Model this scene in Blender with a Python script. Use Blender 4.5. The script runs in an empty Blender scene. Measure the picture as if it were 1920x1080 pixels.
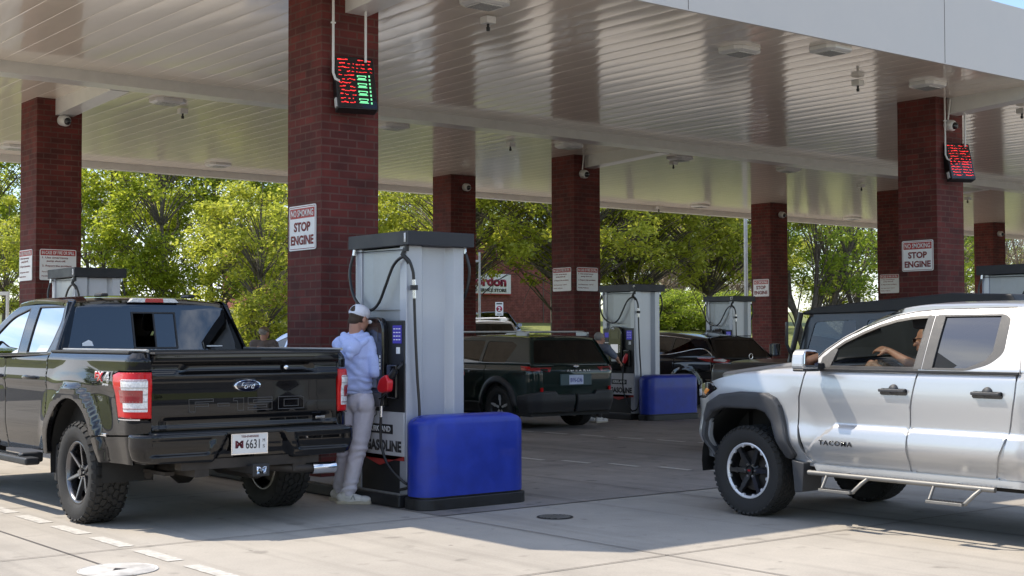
import bpy, bmesh, math, random
import numpy as np
from mathutils import Vector, Matrix, noise
from mathutils.geometry import delaunay_2d_cdt
random.seed(7); np.random.seed(7)
R = math.radians
scene = bpy.context.scene
col = scene.collection
# ---------------------------------------------------------------- camera
EYE = 1.55; FOC = 2570.7; YAW = .672; PITCH = .0354; ROLL = -.0025
_F = Vector((math.sin(YAW), math.cos(YAW), 0)); _R = Vector((math.cos(YAW), -math.sin(YAW), 0)); _U = Vector((0, 0, 1))
_F2 = _F*math.cos(PITCH) + _U*math.sin(PITCH); _U2 = -_F*math.sin(PITCH) + _U*math.cos(PITCH)
_R3 = _R*math.cos(ROLL) + _U2*math.sin(ROLL); _U3 = -_R*math.sin(ROLL) + _U2*math.cos(ROLL)
cd = bpy.data.cameras.new('camera'); cam = bpy.data.objects.new('camera', cd); col.objects.link(cam)
cd.sensor_width = 36; cd.lens = FOC/1920*36; cd.clip_end = 3000; cd.clip_start = .05
M = Matrix.Identity(4)
for i in range(3):
    M[i][0] = _R3[i]; M[i][1] = _U3[i]; M[i][2] = -_F2[i]
M[2][3] = EYE
cam.matrix_world = M
scene.camera = cam
# ---------------------------------------------------------------- light
KX, KY = .463, .553                      # horizontal run of a shadow per metre of height, towards +X and -Y
SUN_EL = math.atan2(1, math.hypot(KX, KY)); SUN_AZ = math.atan2(-KX, KY)   # azimuth of the sun, from +Y towards +X
sd = bpy.data.lights.new('sun', 'SUN'); sun = bpy.data.objects.new('sun', sd); col.objects.link(sun)
sd.energy = 3.4; sd.angle = R(.53); sd.color = (1, .905, .765)
sun.rotation_euler = Vector((-KX, KY, 1)).to_track_quat('Z', 'Y').to_euler()
w = bpy.data.worlds.new('World'); scene.world = w; w.use_nodes = True
nt = w.node_tree; nt.nodes.clear(); N = nt.nodes; L = nt.links
out = N.new('ShaderNodeOutputWorld'); bg = N.new('ShaderNodeBackground')
sky = N.new('ShaderNodeTexSky'); sky.sky_type = 'NISHITA'; sky.sun_disc = False
sky.sun_elevation = SUN_EL; sky.sun_rotation = SUN_AZ; sky.air_density = 1.0; sky.dust_density = .5; sky.ozone_density = 2.5
tc = N.new('ShaderNodeTexCoord'); mp = N.new('ShaderNodeMapping'); mp.inputs['Scale'].default_value = (1.6, 1.6, 4.2)
n1 = N.new('ShaderNodeTexNoise'); n1.inputs['Scale'].default_value = 1.7; n1.inputs['Detail'].default_value = 9; n1.inputs['Roughness'].default_value = .56
cr = N.new('ShaderNodeValToRGB'); cr.color_ramp.elements[0].position = .50; cr.color_ramp.elements[1].position = .66
mx = N.new('ShaderNodeMixRGB'); mx.inputs[2].default_value = (7.6, 7.9, 8.5, 1)
L.new(tc.outputs['Generated'], mp.inputs[0]); L.new(mp.outputs[0], n1.inputs['Vector']); L.new(n1.outputs['Fac'], cr.inputs[0])
L.new(cr.outputs['Color'], mx.inputs[0]); L.new(sky.outputs[0], mx.inputs[1]); L.new(mx.outputs[0], bg.inputs[0])
bg.inputs[1].default_value = .15; L.new(bg.outputs[0], out.inputs[0])
scene.view_settings.view_transform = 'Standard'; scene.view_settings.look = 'None'
scene.view_settings.gamma = 1; scene.view_settings.exposure = 0.78
scene.render.engine = 'CYCLES'
scene.cycles.max_bounces = 8; scene.cycles.transparent_max_bounces = 16; scene.cycles.glossy_bounces = 4
scene.cycles.diffuse_bounces = 4; scene.cycles.sample_clamp_indirect = 4; scene.cycles.caustics_reflective = False; scene.cycles.caustics_refractive = False
scene.cycles.use_denoising = True
# ---------------------------------------------------------------- materials
def _new(name):
    m = bpy.data.materials.new(name); m.use_nodes = True
    return m, m.node_tree.nodes, m.node_tree.links, m.node_tree.nodes['Principled BSDF']
def mat(name, c, rough=.5, metal=0., coat=0., var=.12, scale=6., bump=0., bscale=60., spec=.5, c2=None, coat_r=.03, sub=0.):
    """principled material with a procedural variation of colour and gloss"""
    m, N, L, b = _new(name)
    tc = N.new('ShaderNodeTexCoord'); nz = N.new('ShaderNodeTexNoise'); nz.inputs['Scale'].default_value = scale; nz.inputs['Detail'].default_value = 6
    nz.inputs['Roughness'].default_value = .6
    L.new(tc.outputs['Object'], nz.inputs['Vector'])
    mx = N.new('ShaderNodeMixRGB'); c = tuple(c)
    lo = tuple(max(0, x*(1-var)) for x in c) if c2 is None else c2; hi = tuple(min(1, x*(1+var)) for x in c)
    rr = N.new('ShaderNodeMapRange'); rr.inputs[1].default_value = .33; rr.inputs[2].default_value = .67
    L.new(nz.outputs['Fac'], rr.inputs[0]); L.new(rr.outputs[0], mx.inputs[0])
    mx.inputs[1].default_value = (*lo, 1); mx.inputs[2].default_value = (*hi, 1); L.new(mx.outputs[0], b.inputs['Base Color'])
    r2 = N.new('ShaderNodeMapRange'); r2.inputs[1].default_value = .3; r2.inputs[2].default_value = .7
    r2.inputs[3].default_value = max(0, rough*.85); r2.inputs[4].default_value = min(1, rough*1.18); L.new(nz.outputs['Fac'], r2.inputs[0]); L.new(r2.outputs[0], b.inputs['Roughness'])
    b.inputs['Metallic'].default_value = metal; b.inputs['Specular IOR Level'].default_value = spec
    if coat: b.inputs['Coat Weight'].default_value = coat; b.inputs['Coat Roughness'].default_value = coat_r
    if bump:
        n2 = N.new('ShaderNodeTexNoise'); n2.inputs['Scale'].default_value = bscale; n2.inputs['Detail'].default_value = 4
        L.new(tc.outputs['Object'], n2.inputs['Vector']); bp = N.new('ShaderNodeBump'); bp.inputs['Strength'].default_value = bump; bp.inputs['Distance'].default_value = .01
        L.new(n2.outputs['Fac'], bp.inputs['Height']); L.new(bp.outputs[0], b.inputs['Normal'])
    return m
def emis(name, c, s):
    m, N, L, b = _new(name); b.inputs['Base Color'].default_value = (c[0]*.3, c[1]*.3, c[2]*.3, 1)
    b.inputs['Emission Color'].default_value = (*c, 1); b.inputs['Emission Strength'].default_value = s; return m
def glass(name, tint, mirror=1.0, rough=0.0, k=1.7):
    m, N, L, b = _new(name); N.remove(b); o = N['Material Output']
    t = N.new('ShaderNodeBsdfTransparent'); t.inputs[0].default_value = (*tint, 1)
    g = N.new('ShaderNodeBsdfGlossy'); g.inputs['Roughness'].default_value = rough; g.inputs[0].default_value = (mirror, mirror, mirror, 1)
    fr = N.new('ShaderNodeFresnel'); fr.inputs[0].default_value = 1.52
    mu = N.new('ShaderNodeMath'); mu.operation = 'MULTIPLY'; mu.inputs[1].default_value = k; mu.use_clamp = True
    ms = N.new('ShaderNodeMixShader'); L.new(fr.outputs[0], mu.inputs[0]); L.new(mu.outputs[0], ms.inputs[0])
    L.new(t.outputs[0], ms.inputs[1]); L.new(g.outputs[0], ms.inputs[2]); L.new(ms.outputs[0], o.inputs[0]); return m
def brick_mat(name, c1, c2, mortar, bw=.205, bh=.0677, scale=1., ms=.009, var=.35):
    m, N, L, b = _new(name)
    tc = N.new('ShaderNodeTexCoord'); sp = N.new('ShaderNodeSeparateXYZ'); L.new(tc.outputs['Object'], sp.inputs[0])
    ad = N.new('ShaderNodeMath'); ad.operation = 'ADD'; L.new(sp.outputs[0], ad.inputs[0]); L.new(sp.outputs[1], ad.inputs[1])
    cb = N.new('ShaderNodeCombineXYZ'); L.new(ad.outputs[0], cb.inputs[0]); L.new(sp.outputs[2], cb.inputs[1])
    br = N.new('ShaderNodeTexBrick'); br.inputs['Color1'].default_value = (*c1, 1); br.inputs['Color2'].default_value = (*c2, 1); br.inputs['Mortar'].default_value = (*mortar, 1)
    br.inputs['Scale'].default_value = scale; br.inputs['Mortar Size'].default_value = ms; br.inputs['Mortar Smooth'].default_value = .25
    br.inputs['Brick Width'].default_value = bw; br.inputs['Row Height'].default_value = bh; br.inputs['Bias'].default_value = -.1
    L.new(cb.outputs[0], br.inputs['Vector'])
    nz = N.new('ShaderNodeTexNoise'); nz.inputs['Scale'].default_value = 3.; nz.inputs['Detail'].default_value = 8; L.new(tc.outputs['Object'], nz.inputs['Vector'])
    mr = N.new('ShaderNodeMapRange'); mr.inputs[1].default_value = .3; mr.inputs[2].default_value = .7; mr.inputs[3].default_value = 1-var; mr.inputs[4].default_value = 1+var*.6
    L.new(nz.outputs['Fac'], mr.inputs[0]); mx = N.new('ShaderNodeMixRGB'); mx.blend_type = 'MULTIPLY'; mx.inputs[0].default_value = 1
    L.new(br.outputs['Color'], mx.inputs[1]); L.new(mr.outputs[0], mx.inputs[2]); L.new(mx.outputs[0], b.inputs['Base Color'])
    b.inputs['Roughness'].default_value = .85
    n3 = N.new('ShaderNodeTexNoise'); n3.inputs['Scale'].default_value = 90; L.new(tc.outputs['Object'], n3.inputs['Vector'])
    a2 = N.new('ShaderNodeMath'); a2.operation = 'MULTIPLY_ADD'; a2.inputs[1].default_value = .25; L.new(n3.outputs['Fac'], a2.inputs[0])
    iv = N.new('ShaderNodeMath'); iv.operation = 'SUBTRACT'; iv.inputs[0].default_value = 1; L.new(br.outputs['Fac'], iv.inputs[1]); L.new(iv.outputs[0], a2.inputs[2])
    bp = N.new('ShaderNodeBump'); bp.inputs['Strength'].default_value = .6; bp.inputs['Distance'].default_value = .006; L.new(a2.outputs[0], bp.inputs['Height']); L.new(bp.outputs[0], b.inputs['Normal'])
    return m
def concrete(name, c, var=.12, stain=(.5, .5, .5), sc=.25, bump=.25):
    m, N, L, b = _new(name); tc = N.new('ShaderNodeTexCoord')
    def nz(s, d=8, r=.6):
        n = N.new('ShaderNodeTexNoise'); n.inputs['Scale'].default_value = s; n.inputs['Detail'].default_value = d; n.inputs['Roughness'].default_value = r
        L.new(tc.outputs['Object'], n.inputs['Vector']); return n
    def mul(a, fac, lo, hi, p1=.3, p2=.7):
        mr = N.new('ShaderNodeMapRange'); mr.inputs[1].default_value = p1; mr.inputs[2].default_value = p2; mr.inputs[3].default_value = lo; mr.inputs[4].default_value = hi
        L.new(fac, mr.inputs[0]); mx = N.new('ShaderNodeMixRGB'); mx.blend_type = 'MULTIPLY'; mx.inputs[0].default_value = 1
        L.new(a, mx.inputs[1]); L.new(mr.outputs[0], mx.inputs[2]); return mx.outputs[0]
    rgb = N.new('ShaderNodeRGB'); rgb.outputs[0].default_value = (*c, 1)
    a = mul(rgb.outputs[0], nz(sc, 6).outputs['Fac'], 1-var, 1+var*.6)
    a = mul(a, nz(1.7, 9, .7).outputs['Fac'], 1-var*.7, 1+var*.3)
    a = mul(a, nz(60, 3).outputs['Fac'], .93, 1.06)
    a = mul(a, nz(4.3, 3, .4).outputs['Fac'], 1, 1-var*1.6, .64, .75)
    mp_ = N.new('ShaderNodeMapping'); mp_.inputs['Scale'].default_value = (2.6, .10, 1); L.new(tc.outputs['Object'], mp_.inputs[0])
    tn = N.new('ShaderNodeTexNoise'); tn.inputs['Scale'].default_value = 1.6; tn.inputs['Detail'].default_value = 5; L.new(mp_.outputs[0], tn.inputs['Vector']); a = mul(a, tn.outputs['Fac'], 1.0, 1-var*1.1, .52, .70)
    vo = N.new('ShaderNodeTexVoronoi'); vo.inputs['Scale'].default_value = 1.9; L.new(tc.outputs['Object'], vo.inputs['Vector']); a = mul(a, vo.outputs['Distance'], .55, 1.0, .02, .045)
    v2 = N.new('ShaderNodeTexVoronoi'); v2.inputs['Scale'].default_value = .42; L.new(tc.outputs['Object'], v2.inputs['Vector']); a = mul(a, v2.outputs['Distance'], 1-var*1.2, 1.0, .04, .16)
    L.new(a, b.inputs['Base Color']); b.inputs['Roughness'].default_value = .82; b.inputs['Specular IOR Level'].default_value = .35
    bp = N.new('ShaderNodeBump'); bp.inputs['Strength'].default_value = bump; bp.inputs['Distance'].default_value = .004
    L.new(nz(140, 5).outputs['Fac'], bp.inputs['Height']); L.new(bp.outputs[0], b.inputs['Normal']); return m
def leaf_mat(name, c1, c2, trans=.45):
    m, N, L, b = _new(name); N.remove(b); o = N['Material Output']
    gi = N.new('ShaderNodeNewGeometry'); tc = N.new('ShaderNodeTexCoord'); nz = N.new('ShaderNodeTexNoise'); nz.inputs['Scale'].default_value = .8; nz.inputs['Detail'].default_value = 3
    L.new(tc.outputs['Object'], nz.inputs['Vector'])
    ad = N.new('ShaderNodeMath'); ad.operation = 'ADD'; L.new(gi.outputs['Random Per Island'], ad.inputs[0]); L.new(nz.outputs['Fac'], ad.inputs[1])
    mr = N.new('ShaderNodeMapRange'); mr.inputs[1].default_value = .35; mr.inputs[2].default_value = 1.65; L.new(ad.outputs[0], mr.inputs[0])
    mx = N.new('ShaderNodeMixRGB'); mx.inputs[1].default_value = (*c1, 1); mx.inputs[2].default_value = (*c2, 1); L.new(mr.outputs[0], mx.inputs[0])
    d = N.new('ShaderNodeBsdfDiffuse'); t = N.new('ShaderNodeBsdfTranslucent'); g = N.new('ShaderNodeBsdfGlossy'); g.inputs['Roughness'].default_value = .45; g.inputs[0].default_value = (.5, .5, .5, 1)
    L.new(mx.outputs[0], d.inputs[0]); L.new(mx.outputs[0], t.inputs[0])
    s = N.new('ShaderNodeMixShader'); s.inputs[0].default_value = trans; L.new(d.outputs[0], s.inputs[1]); L.new(t.outputs[0], s.inputs[2])
    s2 = N.new('ShaderNodeMixShader'); s2.inputs[0].default_value = .05; L.new(s.outputs[0], s2.inputs[1]); L.new(g.outputs[0], s2.inputs[2]); L.new(s2.outputs[0], o.inputs[0]); return m
# ---------------------------------------------------------------- objects
def tag(o, label=None, cat=None, group=None, kind=None):
    if label: o['label'] = label
    if cat: o['category'] = cat
    if group: o['group'] = group
    if kind: o['kind'] = kind
    return o
def link(name, me, m=None, parent=None, loc=None, mtx=None):
    o = bpy.data.objects.new(name, me); col.objects.link(o)
    if m is not None and me is not None:
        for q in (m if isinstance(m, (list, tuple)) else [m]): me.materials.append(q)
    if parent is not None: o.parent = parent
    if mtx is not None: o.matrix_local = mtx
    if loc is not None: o.location = loc
    return o
def empty(name, loc=(0, 0, 0), rz=0., label=None, cat=None, group=None, parent=None):
    o = bpy.data.objects.new(name, None); col.objects.link(o); o.location = loc; o.rotation_euler = (0, 0, rz); o.empty_display_size = .3
    if parent: o.parent = parent
    tag(o, label, cat, group); return o
def kids(o): return [c for c in bpy.data.objects if c.parent == o]
def copy_tree(o, parent=None, loc=None, rz=None, label=None, scale=None):
    ks = kids(o); c = o.copy(); col.objects.link(c); c.parent = parent
    if loc is not None: c.location = loc
    if rz is not None: c.rotation_euler = (0, 0, rz)
    if label: c['label'] = label
    if scale is not None: c.scale = (scale,)*3 if not hasattr(scale, '__len__') else scale
    for k in ks: copy_tree(k, c)
    return c
class MB:
    """collects shapes; build() links them as ONE mesh object"""
    def __init__(s): s.v = []; s.f = []; s.sm = []; s.mi = []; s.cur = 0
    def add(s, vs, fs, smooth=False, mi=None):
        n = len(s.v); s.v += [tuple(p) for p in vs]; s.f += [tuple(i+n for i in f) for f in fs]
        s.sm += [smooth]*len(fs); s.mi += [s.cur if mi is None else mi]*len(fs); return s
    def box(s, x0, x1, y0, y1, z0, z1, mtx=None, mi=None):
        vs = [Vector(p) for p in ((x0,y0,z0),(x1,y0,z0),(x1,y1,z0),(x0,y1,z0),(x0,y0,z1),(x1,y0,z1),(x1,y1,z1),(x0,y1,z1))]
        if mtx is not None: vs = [mtx @ p for p in vs]
        return s.add(vs, [(0,3,2,1),(4,5,6,7),(0,1,5,4),(1,2,6,5),(2,3,7,6),(3,0,4,7)], mi=mi)
    def cyl(s, a, b, r, r2=None, n=16, caps=True, smooth=True, mi=None):
        a = Vector(a); b = Vector(b); r2 = r if r2 is None else r2; d = (b-a).normalized(); t = Vector((0,0,1)) if abs(d.z) < .9 else Vector((1,0,0))
        u = d.cross(t).normalized(); w = d.cross(u)
        vs = []
        for p, q in ((a, r), (b, r2)):
            vs += [p+u*(q*math.cos(2*math.pi*k/n))+w*(q*math.sin(2*math.pi*k/n)) for k in range(n)]
        s.add(vs, [(k, (k+1) % n, n+(k+1) % n, n+k) for k in range(n)], smooth, mi)
        if caps: s.add(vs, [tuple(range(n-1, -1, -1)), tuple(range(n, 2*n))], False, mi)
        return s
    def tube(s, pts, r, n=10, mi=None, caps=True):
        pts = [Vector(p) for p in pts]; rs = r if hasattr(r, '__len__') else [r]*len(pts); vs = []; u = None
        for i, p in enumerate(pts):
            d = (pts[min(i+1, len(pts)-1)]-pts[max(i-1, 0)]).normalized()
            if u is None:
                t = Vector((0,0,1)) if abs(d.z) < .9 else Vector((1,0,0)); u = d.cross(t).normalized()
            u = (u-d*u.dot(d)).normalized(); w = d.cross(u)
            vs += [p+u*(rs[i]*math.cos(2*math.pi*k/n))+w*(rs[i]*math.sin(2*math.pi*k/n)) for k in range(n)]
        fs = [(i*n+k, i*n+(k+1) % n, (i+1)*n+(k+1) % n, (i+1)*n+k) for i in range(len(pts)-1) for k in range(n)]
        s.add(vs, fs, True, mi)
        if caps: s.add(vs, [tuple(range(n-1, -1, -1)), tuple(range((len(pts)-1)*n, len(pts)*n))], False, mi)
        return s
    def lathe(s, prof, axis='x', n=48, c=(0,0,0), mi=None, a0=0, a1=2*math.pi, smooth=True):
        """prof: (along axis, radius)"""
        vs = []; full = abs(a1-a0-2*math.pi) < 1e-6; m = n if full else n+1
        for a, r in prof:
            for k in range(m):
                t = a0+(a1-a0)*k/n; p = (a, r*math.cos(t), r*math.sin(t))
                if axis == 'z': p = (p[1], p[2], p[0])
                if axis == 'y': p = (p[2], p[0], p[1])
                vs.append((p[0]+c[0], p[1]+c[1], p[2]+c[2]))
        fs = []
        for i in range(len(prof)-1):
            for k in range(n):
                k2 = (k+1) % m; fs.append((i*m+k, i*m+k2, (i+1)*m+k2, (i+1)*m+k))
        return s.add(vs, fs, smooth, mi)
    def prism(s, poly, a, b, axis='z', mtx=None, mi=None):
        """polygon (2D) extruded from a to b along axis"""
        def P(p, h):
            q = {'z': (p[0], p[1], h), 'x': (h, p[0], p[1]), 'y': (p[0], h, p[1])}[axis]; return (mtx @ Vector(q)) if mtx is not None else q
        n = len(poly); vs = [P(p, a) for p in poly]+[P(p, b) for p in poly]
        return s.add(vs, [tuple(range(n-1, -1, -1)), tuple(range(n, 2*n))]+[(k, (k+1) % n, n+(k+1) % n, n+k) for k in range(n)], mi=mi)
    def build(s, name, m, parent=None, bevel=0, seg=2, angle=None, loc=None, fixn=False):
        me = bpy.data.meshes.new(name); me.from_pydata(s.v, [], s.f); me.polygons.foreach_set('use_smooth', s.sm); me.polygons.foreach_set('material_index', s.mi); me.validate()
        if fixn:
            b = bmesh.new(); b.from_mesh(me); bmesh.ops.recalc_face_normals(b, faces=b.faces); b.to_mesh(me); b.free()
        if angle:
            me.polygons.foreach_set('use_smooth', [True]*len(me.polygons)); me.set_sharp_from_angle(angle=R(angle))
        me.update(); o = link(name, me, m, parent, loc)
        if bevel:
            md = o.modifiers.new('bevel', 'BEVEL'); md.width = bevel; md.segments = seg; md.limit_method = 'ANGLE'; md.angle_limit = R(35); md.harden_normals = True
        return o
def text(name, body, m, parent, origin, right, up, width=None, height=None, ext=.002, bold=0., shear=0., align='CENTER', space=1.):
    """lettering as a flat solid; origin is the middle of the line, right/up are the axes of the lettering"""
    cu = bpy.data.curves.new('tmp', 'FONT'); cu.body = body; cu.size = 1; cu.align_x = 'CENTER'; cu.align_y = 'CENTER'; cu.extrude = 0; cu.offset = bold; cu.shear = shear
    cu.resolution_u = 3; cu.space_character = space; cu.space_line = .9
    ob = bpy.data.objects.new('tmp', cu); col.objects.link(ob); dg = bpy.context.evaluated_depsgraph_get()
    me = bpy.data.meshes.new_from_object(ob.evaluated_get(dg)); bpy.data.objects.remove(ob); bpy.data.curves.remove(cu)
    co = np.array([v.co[:] for v in me.vertices]); mn = co.min(0); mxx = co.max(0); c = (mn+mxx)/2; sz = mxx-mn
    sx = width/sz[0] if width else None; sy = height/sz[1] if height else None
    sx = sx or sy; sy = sy or sx
    right = Vector(right).normalized(); up = Vector(up).normalized(); nn = right.cross(up); O = Vector(origin)
    bm = bmesh.new(); bm.from_mesh(me)
    ex = bmesh.ops.extrude_face_region(bm, geom=bm.faces[:])
    top = set(e for e in ex['geom'] if isinstance(e, bmesh.types.BMVert))
    for v in bm.verts:
        h = ext if v in top else 0.; p = v.co; v.co = O+right*((p.x-c[0])*sx)+up*((p.y-c[1])*sy)+nn*h
    bmesh.ops.recalc_face_normals(bm, faces=bm.faces)
    bm.to_mesh(me); bm.free(); return link(name, me, m, parent)
# ---------------------------------------------------------------- curved panels
def rp(*pts, n=5):
    """polygon with rounded corners: points (u, v) or (u, v, radius)"""
    P = [(Vector(p[:2]), p[2] if len(p) > 2 else 0) for p in pts]; o = []
    for i, (p, r) in enumerate(P):
        if not r: o.append(tuple(p)); continue
        a = P[i-1][0]; b = P[(i+1) % len(P)][0]; da = (a-p); db = (b-p); r = min(r, da.length*.49, db.length*.49)
        A = p+da.normalized()*r; B = p+db.normalized()*r
        for k in range(n+1):
            t = k/n; o.append(tuple(A*(1-t)**2+p*2*t*(1-t)+B*t*t))
    return o
def arc(cx, cy, r, a0, a1, n=14, ry=None):
    ry = r if ry is None else ry
    return [(cx+r*math.cos(R(a0+(a1-a0)*k/n)), cy+ry*math.sin(R(a0+(a1-a0)*k/n))) for k in range(n+1)]
def area(p): return sum(p[i-1][0]*p[i][1]-p[i][0]*p[i-1][1] for i in range(len(p)))/2
def offset(poly, d):
    """shrink by d (counter-clockwise result)"""
    poly = [tuple(p) for p in poly]; q = [poly[0]]
    for p in poly[1:]:
        if math.dist(p, q[-1]) > 1e-5: q.append(p)
    if math.dist(q[0], q[-1]) < 1e-5: q.pop()
    if area(q) < 0: q.reverse()
    if not d: return q
    o = []; n = len(q)
    for i in range(n):
        a, p, b = Vector(q[i-1]), Vector(q[i]), Vector(q[(i+1) % n]); e1 = (p-a).normalized(); e2 = (b-p).normalized()
        n1 = Vector((-e1.y, e1.x)); n2 = Vector((-e2.y, e2.x)); m = n1+n2
        if m.length < .2: m = n1
        m.normalize(); o.append(tuple(p+m*(d/max(.45, m.dot(n1)))))
    return o
def densify(p, g):
    o = []
    for i in range(len(p)):
        a = np.array(p[i]); b = np.array(p[(i+1) % len(p)]); k = max(1, int(math.ceil(np.linalg.norm(b-a)/g)))
        for j in range(k): o.append(a+(b-a)*j/k)
    return np.array(o)
def pdist(P, poly):
    A = np.array(poly); B = np.roll(A, -1, 0); d = np.full(len(P), 1e9); ins = np.zeros(len(P), bool)
    for a, b in zip(A, B):
        ab = b-a; t = np.clip(((P-a)@ab)/max(1e-12, ab@ab), 0, 1); d = np.minimum(d, np.hypot(*(P-(a+t[:, None]*ab)).T))
        c = (a[1] > P[:, 1]) != (b[1] > P[:, 1])
        with np.errstate(divide='ignore', invalid='ignore'):
            xi = (b[0]-a[0])*(P[:, 1]-a[1])/(b[1]-a[1])+a[0]
        ins ^= c & (P[:, 0] < xi)
    return d, ins
def panel(name, m, parent, outline, fn, inward, g=.035, roll=.005, depth=.02, shrink=.003, holes=(), mirror=False, gu=None):
    """sheet over the outline, shaped by fn, with rolled edges and a returned rim; analytic normals; optionally mirrored in x too"""
    ol = offset(outline, shrink); gu = gu or g
    hs = [offset(h, 0) for h in holes]
    ex = []
    if shrink > .0045 and roll > .012: e0 = .293*roll
    else: e0 = 0
    D = densify(ol, g); loops = [D]+[densify(h, g) for h in hs]
    lo = D.min(0); hi = D.max(0)
    gx, gy = np.meshgrid(np.arange(lo[0]+gu*.5, hi[0], gu), np.arange(lo[1]+g*.5, hi[1], g)); G = np.stack([gx.ravel(), gy.ravel()], 1)
    if roll > 0:
        rings = [offset([tuple(p) for p in D], k) for k in ([roll] if roll < .012 else [roll*.12, roll*.3, roll*.55])]
        for q in rings: ex.append((np.array(q)))
    dG, iG = pdist(G, ol); keep = iG & (dG > max(.45*min(g, gu), roll*.6))
    for h in hs:
        d2, i2 = pdist(G, h); keep &= ~i2 & (d2 > .4*min(g, gu))
    pts = [G[keep]]
    for q in ex:
        dq, iq = pdist(q, ol); k = iq & (dq > roll*.09)
        for h in hs:
            d2, i2 = pdist(q, h); k &= ~i2 & (d2 > .3*g)
        pts.append(q[k])
    off = 0; V = []; E = []
    for lp in loops:
        n = len(lp); V += [tuple(p) for p in lp]; E += [(off+i, off+(i+1) % n) for i in range(n)]; off += n
    V += [tuple(p) for q in pts for p in q]
    r = delaunay_2d_cdt([Vector(p) for p in V], E, [], 0, 1e-6)
    uv = np.array([p[:] for p in r[0]]); tris = np.array([f[:] if len(f) == 3 else (0, 0, 0) for f in r[2]])
    cen = uv[tris].mean(1); _, ic = pdist(cen, [tuple(p) for p in D]); k = ic
    for h in hs: k &= ~pdist(cen, h)[1]
    ar = np.cross(uv[tris][:, 1]-uv[tris][:, 0], uv[tris][:, 2]-uv[tris][:, 0]); k &= np.abs(ar) > 1e-10
    tris = tris[k]
    def F(q):
        p = np.array(fn(q), float); iw = inward(q) if callable(inward) else np.tile(np.array(inward, float), (len(q), 1))
        if roll > 0:
            d, _ = pdist(q, ol); x = np.clip(roll-(d+e0), 0, roll*.999); p = p+iw*(roll-np.sqrt(roll*roll-x*x))[:, None]*(1 if roll > .012 else .8)
        return p, iw
    P, iw = F(uv); e = 1e-3
    Pu = F(uv+[e, 0])[0]-F(uv-[e, 0])[0]; Pv = F(uv+[0, e])[0]-F(uv-[0, e])[0]; Nn = np.cross(Pu, Pv)
    ln = np.linalg.norm(Nn, axis=1); bad = ln < 1e-12; Nn[bad] = -iw[bad]; ln[bad] = 1; Nn /= ln[:, None]
    flip = np.sign((Nn*iw).sum(1)); flip[flip == 0] = -1; Nn *= -flip[:, None]
    # boundary
    from collections import Counter
    cnt = Counter()
    for t in tris:
        for a, b in ((t[0], t[1]), (t[1], t[2]), (t[2], t[0])): cnt[(min(a, b), max(a, b))] += 1
    bnd = [(a, b) for (a, b), c in cnt.items() if c == 1]
    def emit(sx):
        vs = P.copy(); ns = Nn.copy(); w_ = iw.copy(); vs[:, 0] *= sx; ns[:, 0] *= sx; w_[:, 0] *= sx
        fs = []
        for t in tris:
            n_ = np.cross(vs[t[1]]-vs[t[0]], vs[t[2]]-vs[t[0]]); fs.append(tuple(t) if n_@ns[t[0]] > 0 else tuple(t[::-1]))
        return vs, ns, w_, fs
    res = None
    for sx in ((1, -1) if mirror else (1,)):
        VV = []; NN = []; FF = []; SM = []
        vs, ns, w_, fs = emit(sx); VV += vs.tolist(); NN += ns.tolist(); FF += [tuple(int(i) for i in f) for f in fs]; SM += [True]*len(fs)
        if depth:
            mp_ = {}
            for a, b in bnd:
                for i in (a, b):
                    if i not in mp_: mp_[i] = len(VV); VV.append(vs[i].tolist()); NN.append((0, 0, 0)); VV.append((vs[i]+w_[i]*depth).tolist()); NN.append((0, 0, 0))
                FF.append((mp_[a], mp_[b], mp_[b]+1, mp_[a]+1)); SM.append(False)
        me = bpy.data.meshes.new(name); me.from_pydata(VV, [], FF); me.polygons.foreach_set('use_smooth', SM)
        me.normals_split_custom_set_from_vertices([Vector(n) for n in NN])
        o = link(name, me, m, parent); res = res or o
    return res
def sm(x, a, b):
    t = np.clip((x-a)/(b-a), 0, 1); return t*t*(3-2*t)
def wrapper(Wh, yr, yf, rr, rf, inset):
    """plan path round the left side: u = y on the straight side, then round the corners; inset(u, z, x, y) pushes inward"""
    def base(u):
        u = np.asarray(u, float); a0 = yr+rr; a1 = yf-rf
        x = np.full_like(u, -Wh); y = u.copy(); nx = np.full_like(u, -1.); ny = np.zeros_like(u)
        k = u < a0; t = np.clip((a0-u)/rr, 0, math.pi/2); x = np.where(k, -(Wh-rr)-rr*np.cos(t), x); y = np.where(k, a0-rr*np.sin(t), y); nx = np.where(k, -np.cos(t), nx); ny = np.where(k, -np.sin(t), ny)
        k = u < a0-rr*math.pi/2; x = np.where(k, -(Wh-rr)+(a0-rr*math.pi/2-u), x)
        k = u > a1; t = np.clip((u-a1)/rf, 0, math.pi/2); x = np.where(k, -(Wh-rf)-rf*np.cos(t), x); y = np.where(k, a1+rf*np.sin(t), y); nx = np.where(k, -np.cos(t), nx); ny = np.where(k, np.sin(t), ny)
        k = u > a1+rf*math.pi/2; x = np.where(k, -(Wh-rf)+(u-a1-rf*math.pi/2), x)
        return x, y, nx, ny
    def fn(q):
        x, y, nx, ny = base(q[:, 0]); i = inset(q[:, 0], q[:, 1], x, y); return np.stack([x-nx*i, y-ny*i, q[:, 1]], 1)
    def inw(q):
        x, y, nx, ny = base(q[:, 0]); return np.stack([-nx, -ny, 0*nx], 1)
    fn.rear = yr+rr-rr*math.pi/2-(Wh-rr); fn.front = yf-rf+rf*math.pi/2+(Wh-rf); fn.ru = lambda x: fn.rear-x; fn.fu = lambda x: fn.front+x
    return fn, inw
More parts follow.
